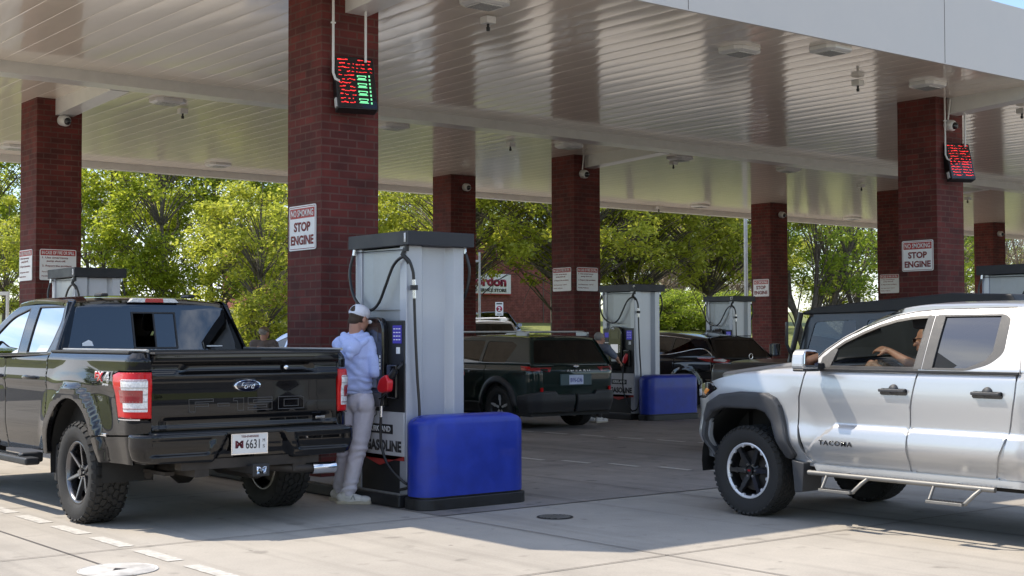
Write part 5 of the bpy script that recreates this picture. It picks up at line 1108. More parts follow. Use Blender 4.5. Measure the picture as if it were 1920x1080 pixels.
lampset(G_, fn, ins, .935, 4.75, [(.10, 1.015), (.34, 1.055), (.36, 1.070), (.10, 1.060)], .020, m_red, 'side_lamp')
lampset(G_, fn, ins, .935, 4.75, [(fn.ru(-.72), .60), (fn.ru(-.76), .60), (fn.ru(-.76), .72), (fn.ru(-.72), .72)], .045, m_red, 'reflector')
plate(G_, -.0, -.012, .835, 'BVN-6246', mat('blue edged plate', (.55, .60, .78), .4), mat('blue ink', (.05, .06, .30), .5)); b = MB(); b.box(-.34, .34, -.012, .02, .74, .93); b.build('plate_recess', mat('green grey panel', (.05, .09, .10), .5), G_, bevel=.01)
text('lettering', 'SUBARU', m_chrome, G_, (.05, -.012, .985), (1, 0, 0), (0, 0, 1), .50, .030, .003, .03, space=1.7); b = MB(); b.lathe([(-.02, 0), (-.018, .05), (.0, .055)], 'y', 24); e_ = b.build('emblem', m_chrome, G_, loc=(.0, -.004, 1.055)); e_.scale = (1, 1, .5)
for y in (1.62, 2.66):
    for s_ in (-1, 1): b = MB(); b.tube([(s_*.935, y-.10, .955), (s_*.965, y-.06, .96), (s_*.965, y+.06, .962), (s_*.935, y+.10, .958)], .014, 8); b.build('door_handle', m_green, G_)
# ---- black crossover
m_blk2 = mat('black car paint', (.005, .005, .006), .45, coat=1, coat_r=.02, spec=.05)
K = empty('crossover_car', (22.38, 20.0, 0), label='black crossover with curved chrome window line behind the far blue bollard cover', cat='car')
kw = [rp((.62, 1.24, .06), (1.30, 1.20, .05), (1.42, 1.17, .05), (1.42, 1.50, .04), (.98, 1.46, .1)), rp((1.50, 1.16, .04), (2.40, 1.12, .04), (2.40, 1.55, .04), (1.50, 1.515, .04)), rp((2.48, 1.12, .04), (3.55, 1.08, .1), (3.05, 1.42, .2), (2.48, 1.555, .04))]
fn, ins, hwz, bf = car(K, 1.90, 4.85, .95, 3.78, .37, 1.08, 1.63, .30, 1.06, (.02, .50), (3.9, 2.75), m_blk2, kw, 'five', rails=False, doorcuts=(1.30, 2.44, 3.5), roofdrop=.10, noseh=.80, top_hw=.24)
lampset(K, fn, ins, .95, 4.85, [(fn.ru(-.50), 1.035), (fn.ru(-.62), .965), (.30, 1.0), (.62, 1.075), (.60, 1.095), (.1, 1.10)], .016, m_redd)
lampset(K, fn, ins, .95, 4.85, [(fn.ru(-.60), 1.03), (fn.ru(-.70), 1.0), (.12, 1.02), (.12, 1.065), (fn.ru(-.70), 1.065)], .022, m_clear, 'reverse_lamp')
for s_ in (-1, 1):
    b = MB(); b.tube(spl([(s_*-(float(hwz(np.array(z)))+.004), y, z) for y, z in ((3.6, 1.075), (2.6, 1.11), (1.6, 1.145), (1.15, 1.20), (.72, 1.27), (.45, 1.265), (.25, 1.18), (.18, 1.12))]), .009, 8); b.build('chrome_strip', m_chrome, K)
    b = MB(); b.tube(spl([(s_*-(float(hwz(np.array(z)))+.004), y, z) for y, z in ((3.45, 1.20), (3.0, 1.46), (2.4, 1.58), (1.6, 1.545), (.95, 1.48))]), .007, 8); b.build('chrome_strip', m_chrome, K)
b = MB(); b.lathe([(-.02, .05), (-.026, .058), (-.02, .066), (-.014, .058), (-.02, .05)], 'y', 28); b.build('emblem', m_chrome, K, loc=(.10, .0, 1.11)); b = MB(); b.prism([(-.03, 1.64), (.03, 1.64), (.02, 1.70)], .75, .95, 'y'); b.build('roof_aerial', m_black, K, fixn=True); b = MB(); b.box(-.62, .62, .42, .62, 1.54, 1.56); b.build('spoiler', m_blk2, K, bevel=.008)
# ---- black boxy off-roader behind the silver pickup
m_blk3 = mat('satin black body', (.008, .008, .010), .35, coat=.6, coat_r=.1)
J = empty('off_roader', (14.28, 8.15, 0), label='boxy black off-roader parked behind the silver pickup', cat='car')
jw = [rp((.25, 1.30, .05), (1.02, 1.30, .05), (1.02, 1.72, .05), (.25, 1.72, .05)), rp((1.18, 1.27, .05), (2.00, 1.27, .05), (2.00, 1.74, .05), (1.18, 1.74, .05)), rp((2.16, 1.25, .05), (2.90, 1.25, .05), (2.78, 1.72, .05), (2.16, 1.74, .05))]
fn, ins, hwz, bf = car(J, 1.87, 4.55, .62, 3.62, .42, 1.20, 1.88, .52, 1.22, (.02, .06), (3.05, 2.92), m_blk3, jw, 'multi', clad=m_trim, doorcuts=(1.10, 2.08, 3.0), noseh=1.05, boxy=True, gl=m_gmid, rr=.08, rf=.12)
b = MB(); b.prism([(.02, 1.86), (2.98, 1.81), (2.98, 1.85), (2.75, 1.905), (2.1, 1.955), (.85, 2.03), (.1, 2.0)], -.80, .80, 'x'); b.build('hard_top', m_trim, J, bevel=.03, fixn=True)
for s_ in (-1, 1): b = MB(); b.tube([(s_*.86, 2.95, 1.84), (s_*.90, 3.10, 1.22)], .035); b.build('windscreen_pillar', m_blk3, J)
b = MB(); b.tube([(-.93, 3.02, 1.25), (-1.02, 3.05, 1.45), (-1.0, 3.06, 1.72)], .02); b.build('aerial_bracket', m_blk3, J)
b = MB(); b.box(-1.12, -.96, 3.20, 3.26, 1.30, 1.46); mo = b.build('wing_mirror', m_blk3, J, bevel=.03, seg=3); b = MB(); b.box(-1.11, -.97, 3.194, 3.198, 1.31, 1.45); b.build('mirror_glass', m_mirror, mo, bevel=.02)
b = MB(); b.box(-.76, .76, -.25, -.05, .62, .75); b.cyl((0, -.12, 1.05), (0, -.34, 1.05), .40, n=32); b.build('spare_wheel', m_rubber, J)
b = MB(); b.tube([(-.70, 3.1, 1.27), (-.2, 3.25, 1.275)], .01); b.build('wiper', m_black, J)
# ---- white van-like car, white hatchback, blue sedan, black car, far parked car
m_wpaint = mat('white car paint', (.70, .70, .72), .3, coat=1, var=.02); m_bpaint = mat('light blue car paint', (.20, .27, .42), .3, metal=.4, coat=1)
gwin = lambda a=1.13, b_=1.5: [rp((.75, a, .05), (1.40, a, .04), (1.40, b_-.02, .04), (.95, b_-.04, .08)), rp((1.48, a, .04), (2.36, a, .04), (2.36, b_, .04), (1.48, b_-.01, .04)), rp((2.44, a, .04), (3.45, a-.02, .1), (2.95, b_-.14, .2), (2.44, b_, .04))]
def std(name, x, y, rz, paint, label, zr=1.62, W=1.84, **k):
    t = empty(name, (x, y, 0), rz, label=label, cat='car'); s = zr/1.62
    fn, ins, hwz, bf = car(t, W, 4.6, .9, 3.6, .35, 1.06, zr, .30, 1.04, (.05, .5), (3.75, 2.75), paint, gwin(1.12, zr-.09), doorcuts=(1.28, 2.40, 3.42), noseh=.78, **k)
    lampset(t, fn, ins, W/2, 4.6, [(fn.ru(-.55), .90), (.30, .92), (.34, 1.03), (fn.ru(-.55), 1.03)], .014); lampset(t, fn, ins, W/2, 4.6, [(4.15, .78), (fn.fu(-.5), .70), (fn.fu(-.5), .80), (4.12, .90)], .014, m_clear, 'headlight'); return t
std('hatchback', 12.62, 18.15, 0, m_wpaint, 'white hatchback half hidden behind the large near column', zr=1.56)
std('suv', 20.1, 25.6, 0, m_wpaint, 'tall white SUV, only its pale roof showing over the dark green wagon', zr=1.93, W=1.95, rails=True)
std('sedan', 15.75, 24.5, 0, m_bpaint, 'light blue car beyond the man in the tan cap', zr=1.66)
far = std('parked_car', 37.4, 49.0, math.pi-.5, m_bpaint, 'far parked blue grey car facing the pumps below the store sign', zr=1.68); far.location.z = .93
# ================================================================ people
m_skin = mat('skin', (.50, .26, .18), .5, var=.10, scale=12, spec=.4); m_skint = mat('tanned skin', (.44, .215, .13), .5, var=.12, scale=12)
m_hairb = mat('short brown hair', (.07, .042, .026), .8, bump=.8, bscale=160); m_hairg = mat('grey hair', (.30, .28, .26), .8, bump=.8, bscale=140)
m_hood = mat('heather blue hoodie', (.52, .60, .98), .9, var=.10, scale=160, bump=.25, bscale=500); m_hoodd = mat('hoodie ribbing', (.56, .64, .95), .92, var=.08, scale=200)
m_trou = mat('light grey trousers', (.70, .66, .74), .8, var=.05, scale=30, bump=.1, bscale=400); m_capw = mat('white cap cloth', (.78, .78, .86), .8, var=.04); m_shoe = mat('off white shoe leather', (.66, .63, .60), .55, var=.06); m_sole = mat('gum sole', (.48, .42, .33), .7)
m_shirt = mat('grey brown shirt', (.15, .125, .12), .9); m_capb = mat('tan camouflage cap', (.20, .15, .09), .9, var=.5, scale=30); m_shirtb = mat('slate blue shirt', (.16, .17, .30), .9); m_eye = mat('eye white', (.7, .7, .7), .3)
def blob(name, prims, m, parent, vox=.010, smooth=6, fold=None, loc=None):
    """one continuous skin grown from tapered limbs ('c', a, b, ra, rb) and ellipsoids ('e', centre, radii, matrix)"""
    b = MB()
    for p in prims:
        if p[0] == 'c':
            a, c, ra, rb = Vector(p[1]), Vector(p[2]), p[3], p[4]; d = c-a; L_ = d.length; q = d.to_track_quat('X', 'Z').to_matrix().to_4x4(); q.translation = a
            pr = [(-ra*math.cos(t), ra*math.sin(t)) for t in [math.pi/2*k/5 for k in range(6)]]+[(L_+rb*math.sin(t), rb*math.cos(t)) for t in [math.pi/2*k/5 for k in range(6)]]
            c_ = MB(); c_.lathe([(x, max(r_, 1e-4)) for x, r_ in pr], 'x', 20); sc = p[5] if len(p) > 5 else (1, 1)
            b.add([q @ Vector((v[0], v[1]*sc[0], v[2]*sc[1])) for v in c_.v], c_.f)
        else:
            c_ = MB(); c_.lathe([(-math.cos(t), max(math.sin(t), 1e-4)) for t in [math.pi*k/14 for k in range(15)]], 'x', 22); mt = p[3] if len(p) > 3 else Matrix.Identity(3)
            b.add([Vector(p[1])+mt @ Vector((v[0]*p[2][0], v[1]*p[2][1], v[2]*p[2][2])) for v in c_.v], c_.f)
    o = b.build(name, m, None, fixn=False); bm = bmesh.new(); bm.from_mesh(o.data); bmesh.ops.remove_doubles(bm, verts=bm.verts, dist=.0003); bmesh.ops.recalc_face_normals(bm, faces=bm.faces); bm.to_mesh(o.data); bm.free()
    md = o.modifiers.new('r', 'REMESH'); md.mode = 'VOXEL'; md.voxel_size = vox; md.use_smooth_shade = True
    s = o.modifiers.new('s', 'SMOOTH'); s.iterations = smooth; s.factor = .5
    dg = bpy.context.evaluated_depsgraph_get(); me = bpy.data.meshes.new_from_object(o.evaluated_get(dg)); old = o.data; bpy.data.objects.remove(o); bpy.data.meshes.remove(old)
    if fold:
        ns = [v.normal.copy() for v in me.vertices]
        for v, n_ in zip(me.vertices, ns): v.co += n_*fold(v.co)
    me.polygons.foreach_set('use_smooth', [True]*len(me.polygons)); me.name = name; return link(name, me, m, parent, loc)
def frame(f, up=(0, 0, 1)):
    f = Vector(f).normalized(); u = Vector(up); r = f.cross(u).normalized(); u = r.cross(f).normalized(); return Matrix((r, f, u)).transposed()   # columns: right, forward, up
def head(c, f, s=1., up=(0, 0, 1)):
    M3 = frame(f, up); c = Vector(c); T_ = lambda x, y, z: c+M3 @ Vector((x*s, y*s, z*s))
    P = [('e', T_(0, -.010, .035), (.076*s, .096*s, .088*s), M3), ('e', T_(0, .028, -.035), (.060*s, .068*s, .070*s), M3), ('e', T_(0, .055, -.080), (.036*s, .032*s, .030*s), M3),
         ('c', T_(0, .098, .008), T_(0, .116, -.022), .009*s, .015*s), ('e', T_(0, .088, -.062), (.026*s, .014*s, .012*s), M3), ('e', T_(.038, .070, -.012), (.024*s, .020*s, .022*s), M3), ('e', T_(-.038, .070, -.012), (.024*s, .020*s, .022*s), M3),
         ('e', T_(0, .086, .028), (.050*s, .012*s, .010*s), M3)]
    for q in (-1, 1): P += [('e', T_(q*.079, -.004, -.002), (.010*s, .020*s, .032*s), M3)]
    return P, T_, M3
def eyes(parent, T_, s=1.):
    for q in (-1, 1):
        b = MB(); b.lathe([(-math.cos(t)*.011*s, max(1e-4, math.sin(t)*.011*s)) for t in [math.pi*k/8 for k in range(9)]], 'x', 12); b.build('eye', m_eye, parent, loc=T_(q*.031, .072, .008))
def hand(w, f, n, s=1., curl=.5, side=1):
    """wrist w, finger direction f, back-of-hand normal n"""
    f = Vector(f).normalized(); n = Vector(n); n = (n-f*n.dot(f)).normalized(); r = f.cross(n)*side; w = Vector(w); P = [('c', w, w+f*.03*s, .024*s, .028*s, (1, 1))]
    for k in range(4): P.append(('c', w+f*.02*s+r*(-.024+.016*k)*s, w+f*.085*s+r*(-.030+.020*k)*s, .014*s, .0115*s))
    for k, L_ in enumerate((.072, .082, .077, .060)):
        a = w+f*.085*s+r*(-.030+.020*k)*s; d = f.copy(); cu = curl*(1+.12*k)
        for seg, fr_ in enumerate((.45, .30, .25)):
            ang = cu*(seg+.6)*.8; d = (f*math.cos(ang)-n*math.sin(ang)).normalized(); e = a+d*L_*fr_*s; P.append(('c', a, e, (.0098-.0008*seg)*s, (.0092-.001*seg)*s)); a = e
    a = w+f*.025*s-r*.022*s; e = a+(f*.55-r*.75-n*.25).normalized()*.042*s; P.append(('c', a, e, .013*s, .0105*s)); P.append(('c', e, e+(f*.85-r*.25-n*.45).normalized()*.032*s, .0105*s, .0085*s)); return P
def wr_(sc, amp, st=(1, 1, 1), seed=0.):
    def f(p):
        q = Vector((p.x*st[0]*sc+seed, p.y*st[1]*sc, p.z*st[2]*sc)); v = noise.noise(q); w2 = noise.noise(q*2.3+Vector((3, 1, 7))); return amp*(1-abs(v)*3.0)*.7+amp*.5*w2
    return f
# frame of the pump customer: x = towards the right of the view, y = away from it
def person_root(x, y, rz, label): return empty('person', (x, y, 0), rz, label=label, cat='person')
H = person_root(6.8, 11.0, -YAW, 'man in light blue hoodie, grey trousers and white cap at the first pump'); g = lambda px: (px-652.5)*.00500
# head looks to the right and down
hc = Vector((g(672), .0, 1.715)); hp, TH, M3 = head(hc, (.66, .70, -.30), 1.02, up=(.2, .15, 1))
shL = Vector((g(636), .03, 1.475)); shR = Vector((g(692), -.03, 1.480)); elR = Vector((g(706), -.09, 1.235)); wrR = Vector((g(721), .10, 1.15)); elL = Vector((g(650), .24, 1.22)); wrL = Vector((g(705), .30, 1.20))
hips = Vector((g(672), .03, .98)); hpL = Vector((g(659), .05, .95)); hpR = Vector((g(685), .0, .95)); knL = Vector((g(645), .12, .52)); knR = Vector((g(671), -.02, .52)); anL = Vector((g(631), .20, .10)); anR = Vector((g(653), -.04, .10))
bd = hp+[('c', TH(0, -.03, -.06), (g(663), .0, 1.50), .056, .062), ('c', (g(663), 0, 1.40), hips, .10, .09), ('c', shL, shR, .07, .07), ('c', shR, elR, .05, .042), ('c', elR, wrR, .04, .028), ('c', shL, elL, .05, .042), ('c', elL, wrL, .04, .028),
         ('c', hpL, knL, .085, .058), ('c', knL, anL, .055, .038), ('c', hpR, knR, .085, .058), ('c', knR, anR, .055, .038), ('c', anL, anL+Vector((.05, -.02, -.05)), .034, .022), ('c', anR, anR+Vector((.05, -.0, -.05)), .034, .022)]
bd += hand(wrR, (.35, .85, -.35), (.3, -.2, .9), 1., .75, 1)+hand(wrL, (.9, .25, -.3), (0, -.3, .9), 1., .6, -1)
body = blob('body', bd, m_skin, H, .0085, 3); eyes(body, TH, 1.02)
blob('hair', [('e', TH(0, -.022, .030), (.083, .098, .088), M3), ('e', TH(0, -.062, -.030), (.064, .048, .045), M3)], m_hairb, H, .008, 3)
cp = [('e', TH(0, -.012, .060), (.090, .108, .078), M3), ('e', TH(0, -.03, .045), (.090, .095, .062), M3)]
capo = blob('cap', cp, m_capw, H, .007, 2)
bm = bmesh.new(); bm.from_mesh(capo.data); Mi = M3.transposed()
dl = [v for v in bm.verts if (lambda q: q.z < .030-.10*max(0, -q.y)-.02 or (q.z < .105 and q.y < -.085 and abs(q.x) < .036 and q.z > .045 and (q.x/.036)**2+((q.z-.045)/.055)**2 < 1))(Mi @ (v.co-hc)/1.02)]
bmesh.ops.delete(bm, geom=dl, context='VERTS'); bm.to_mesh(capo.data); bm.free(); sd_ = capo.modifiers.new('s', 'SOLIDIFY'); sd_.thickness = .004
b = MB(); pts = []; nseg = 14
for k in range(nseg+1):
    a = R(-50+100*k/nseg); pts.append((math.sin(a)*.086, math.cos(a)*.092-.005))
vs = []; 
for k, (x, y) in enumerate(pts):
    ext = .088*math.cos(R(-50+100*k/nseg))**.6 if abs(k-nseg/2) < nseg/2 else .004
    for q, (e, dz) in enumerate(((0, 0), (ext, -.030))): vs += [TH(x*(1+e*.3), y+e, .040-abs(x)*.20+dz), TH(x*(1+e*.3), y+e, .036-abs(x)*.20+dz)]
fs = []
for k in range(nseg): a = k*4; c = a+4; fs += [(a, a+2, c+2, c), (a+1, c+1, c+3, a+3), (a+2, a+3, c+3, c+2)]
b.add(vs, fs, True); b.build('cap_brim', mat('dark cap brim', (.10, .10, .13), .8), capo)
# hoodie
hd = [('c', (g(665), .01, 1.43), (g(667), .02, 1.12), .180, .170, (1.0, .74)), ('e', (g(664), .0, 1.38), (.215, .140, .17)), ('e', (g(666), .02, 1.12), (.185, .145, .13)), ('c', shL+Vector((.01, 0, .0)), shR+Vector((-.01, 0, .0)), .085, .085), ('e', (g(650), -.02, 1.46), (.10, .10, .085)), ('e', (g(682), -.02, 1.46), (.10, .10, .085)),
      ('c', shR, elR, .080, .066), ('c', elR+Vector((0, 0, -.01)), elR.lerp(wrR, .85), .068, .050), ('c', shL, elL, .080, .066), ('c', elL, elL.lerp(wrL, .85), .066, .048), ('c', (g(662), .01, 1.50), (g(668), .0, 1.585), .095, .062)]
def hfold(p):
    v = wr_(5.5, .0065, (1, 1, 2.0), 1.3)(p); lo = max(0, 1-abs(p.z-1.10)/.12); v += lo*.010*math.sin(p.z*95+6*noise.noise(p*6)); v += .004*math.sin(p.z*60+p.x*35+5*noise.noise(p*4))*(1 if p.z < 1.35 else .4); return v
ho = blob('hoodie', hd, m_hood, H, .0085, 8, hfold)
blob('hood', [('c', (g(640), -.06, 1.53), (g(660), -.175, 1.43), .030, .040), ('c', (g(660), -.175, 1.43), (g(688), -.09, 1.51), .040, .030), ('c', (g(643), -.03, 1.565), (g(662), -.115, 1.515), .032, .036), ('c', (g(662), -.115, 1.515), (g(686), -.04, 1.565), .036, .032), ('e', (g(660), -.145, 1.455), (.095, .055, .085)), ('e', (g(658), -.175, 1.385), (.040, .026, .045))], m_hood, ho, .0075, 4, wr_(9, .004, (1, 1, 1), 4))
blob('hem', [('e', (g(669), .02, 1.035), (.168, .138, .038))], m_hoodd, ho, .008, 3, lambda p: .0015*math.sin(math.atan2(p.y, p.x-g(669))*90))
blob('cuff', [('c', elR.lerp(wrR, .78), elR.lerp(wrR, .93), .040, .037)], m_hoodd, ho, .007, 2)
# trousers
tr = [('c', hips+Vector((0, 0, .03)), hips+Vector((0, 0, -.03)), .142, .145, (1, .86)), ('c', hpL, knL, .103, .080), ('c', knL, anL+Vector((0, 0, .02)), .078, .062), ('c', hpR, knR, .106, .082), ('c', knR, anR+Vector((0, 0, .02)), .080, .064), ('e', (g(683), -.045, .93), (.095, .09, .11))]
def tfold(p):
    v = wr_(6, .005, (1.4, 1.4, .8), 9)(p); k = max(0, 1-abs(p.z-.50)/.16); a = max(0, 1-abs(p.z-.13)/.13); v += (k*.007+a*.010)*math.sin(p.z*75+7*noise.noise(p*5)); v += .004*math.sin(p.x*50-p.z*40+5*noise.noise(p*3))*max(0, 1-abs(p.z-.88)/.14); return v
to = blob('trousers', tr, m_trou, H, .0085, 6, tfold)
b = MB(); b.tube([hpR+Vector((.100, .0, .03)), hpR+Vector((.098, -.01, -.12)), knR+Vector((.075, -.01, .22))], .0035, 6); b.build('side_seam', m_signblack, to)
def shoe(p, d, parent):
    p = Vector(p); d = Vector((d[0], d[1], 0)).normalized(); s_ = Vector((-d.y, d.x, 0)); q = lambda a, b_, z: p+d*a+s_*b_+Vector((0, 0, z))
    M_ = Matrix((d, s_, Vector((0, 0, 1)))).transposed()
    o = blob('shoe', [('e', q(-.045, 0, .062), (.062, .040, .050), M_), ('c', q(-.03, 0, .075), q(-.02, 0, .115), .044, .046), ('c', q(0, 0, .070), q(.10, .0, .050), .048, .042, (1, .82)), ('e', q(.15, 0, .042), (.068, .048, .036), M_), ('e', q(.06, 0, .035), (.14, .045, .03), M_)], m_shoe, parent, .006, 4)
    b = MB(); L_ = rp((-.112, -.030, .03), (.0, -.036), (.12, -.050), (.222, -.028, .05), (.222, .028, .05), (.12, .050), (0, .036), (-.112, .030, .03)); b.prism(L_, 0, .030, mtx=Matrix.Translation(p) @ M_.to_4x4()); b.build('sole', m_sole, o, bevel=.005)
    b = MB()
    for s2 in (-1, 1): b.tube([q(.035, s2*.046, .045), q(.055, s2*.040, .085)], .005, 6); b.tube([q(.075, s2*.048, .040), q(.055, s2*.040, .085)], .005, 6)
    for k in range(4): b.tube([q(.03+k*.022, -.022, .105-k*.010), q(.03+k*.022, .022, .105-k*.010)], .004, 6)
    b.build('laces', m_grey, o)
shoe((anR.x-.005, anR.y, 0), (1, -.06), H); shoe((anL.x, anL.y, 0), (.85, -.45), H)
# ---- driver of the silver pickup (only the upper body can be seen)
Dv = empty('person', (9.9, 8.04, 0), label='driver with sunglasses, one hand raised, in the silver pickup', cat='person')
hc2 = Vector((-.40, -1.475, 1.505)); hp2, T2, M32 = head(hc2, (-.12, 1, -.08), 1.0)
sl_, sr_ = Vector((-.60, -1.60, 1.26)), Vector((-.20, -1.60, 1.26)); e1, w1 = Vector((-.52, -1.36, 1.34)), Vector((-.46, -1.15, 1.425)); e2, w2 = Vector((-.66, -1.38, 1.18)), Vector((-.58, -1.11, 1.30))
bd = hp2+[('c', T2(0, -.02, -.06), (-.40, -1.60, 1.30), .055, .065), ('c', (-.40, -1.62, 1.22), (-.40, -1.60, .95), .15, .14), ('c', sl_, sr_, .065, .065), ('c', sr_, (-.42, -1.46, 1.28), .05, .044), ('c', (-.42, -1.46, 1.28), e1, .044, .042), ('c', e1, w1, .040, .026), ('c', sl_, e2, .05, .042), ('c', e2, w2, .040, .027), ('c', (-.50, -1.58, .92), (-.52, -1.2, .95), .08, .06), ('c', (-.30, -1.58, .92), (-.30, -1.2, .95), .08, .06)]
bd += hand(w1, (-.12, .97, .18), (-.5, .1, .85), 1.0, .55, 1)+hand(w2, (.1, .9, .25), (-.7, 0, .7), 1.0, .95, -1)
bo = blob('body', bd, m_skint, Dv, .008, 3)
blob('shirt', [('c', (-.40, -1.62, 1.22), (-.40, -1.60, .95), .175, .165, (1, .8)), ('c', sl_, sr_, .085, .085), ('c', sl_, sl_.lerp(e2, .55), .078, .068), ('c', sr_, (-.36, -1.50, 1.27), .078, .066)], m_shirtb, Dv, .012, 5, wr_(7, .006))
blob('hair', [('e', T2(0, -.03, .040), (.080, .092, .086), M32)], m_hairg, Dv, .009, 3)
b = MB()
for q in (-1, 1): b.prism(rp((q*.034-.026, -.016, .01), (q*.034+.026, -.016, .01), (q*.034+.028, .016, .008), (q*.034-.028, .016, .008)), .098, .103, 'y', mtx=Matrix.Translation(hc2) @ M32.to_4x4() @ Matrix.Translation((0, 0, .012)))
for q in (-1, 1): b.tube([T2(q*.060, .100, .020), T2(q*.078, .06, .022), T2(q*.084, -.01, .020)], .004, 6)
b.tube([T2(-.01, .102, .018), T2(.01, .102, .018)], .003, 6); b.build('sunglasses', m_blackgl, Dv)
# ---- man in a tan cap beyond the black pickup
def simple_person(x, y, rz, label, shirt, cap, hair, lean=0., trous=m_signblack, arm=None, H_=1.75):
    t = person_root(x, y, rz, label); s = H_/1.78; hc = Vector((0, .02+lean*.5, 1.62*s-lean*.18)); f = (.55, .83, -.15) if not lean else (.3, .9, -.25)
    hp, TT, MM = head(hc, f, s); sL, sR = Vector((-.19, lean*.42, 1.42*s-lean*.13)), Vector((.19, lean*.42, 1.42*s-lean*.13))
    eL, wL = Vector((-.27, .05+lean*.4, 1.13*s)), Vector((-.20, .25+lean*.4, 1.02*s)); eR, wR = (Vector((.27, .08+lean*.4, 1.13*s)), Vector((.20, .28+lean*.4, 1.05*s))) if arm is None else arm
    bd = hp+[('c', TT(0, -.02, -.06), (0, lean*.42, 1.44*s-lean*.1), .055, .06), ('c', (0, lean*.35, 1.34*s-lean*.1), (0, 0, .95*s), .14, .13), ('c', sL, sR, .06, .06), ('c', sL, eL, .048, .04), ('c', eL, wL, .038, .027), ('c', sR, eR, .048, .04), ('c', eR, wR, .038, .027)]
    for q in (-1, 1): bd += [('c', (q*.09, 0, .92*s), (q*.10, .02, .50*s), .08, .055), ('c', (q*.10, .02, .50*s), (q*.11, 0, .10), .052, .036), ('c', (q*.11, 0, .08), (q*.12, .12, .04), .035, .03)]
    bd += hand(wL, (.2, .8, -.4), (-.5, 0, .8), s, .6, -1)+hand(wR, (.0, .9, -.3), (.5, 0, .8), s, .6, 1)
    bo = blob('body', bd, m_skin, t, .009, 3); eyes(bo, TT, s)
    blob('shirt', [('c', (0, lean*.36, 1.33*s-lean*.1), (0, 0, 1.0*s), .165, .16, (1, .78)), ('c', sL, sR, .085, .085), ('c', sL, sL.lerp(eL, .75), .075, .062), ('c', sR, sR.lerp(eR, .75), .075, .062)], shirt, t, .011, 6, wr_(6, .006))
    blob('trousers', [('c', (0, 0, .98*s), (0, 0, .92*s), .15, .15, (1, .85))]+[('c', (q*.09, 0, .92*s), (q*.10, .02, .50*s), .095, .075) for q in (-1, 1)]+[('c', (q*.10, .02, .50*s), (q*.11, 0, .13), .073, .06) for q in (-1, 1)], trous, t, .012, 5, wr_(6, .005))
    for q in (-1, 1): shoe((q*.11, .02, 0), (q*.1, 1), t)
    blob('hair', [('e', TT(0, -.026, .034), (.082, .096, .086), MM)], hair, t, .009, 3, wr_(30, .003))
    if cap:
        c = blob('cap', [('e', TT(0, -.010, .062), (.088, .106, .070), MM)], cap, t, .008, 3); b = MB(); b.prism([(-.07, .07), (-.06, .14), (-.02, .17), (.02, .17), (.06, .14), (.07, .07)], .035, .042, mtx=Matrix.Translation(hc) @ MM.to_4x4()); b.build('cap_brim', cap, c)
    return t
simple_person(12.36, 23.0, -YAW, 'man in tan cap and grey shirt seen from behind beyond the black pickup', m_shirt, m_capb, m_hairg, H_=1.78)
simple_person(16.55, 18.45, -1.35, 'grey haired person leaning towards pump 9 behind the dark green wagon', mat('pale blue shirt', (.16, .18, .24), .9), None, m_hairg, lean=.35, arm=(Vector((.22, .42, 1.15)), Vector((.12, .62, 1.08))), H_=1.72)
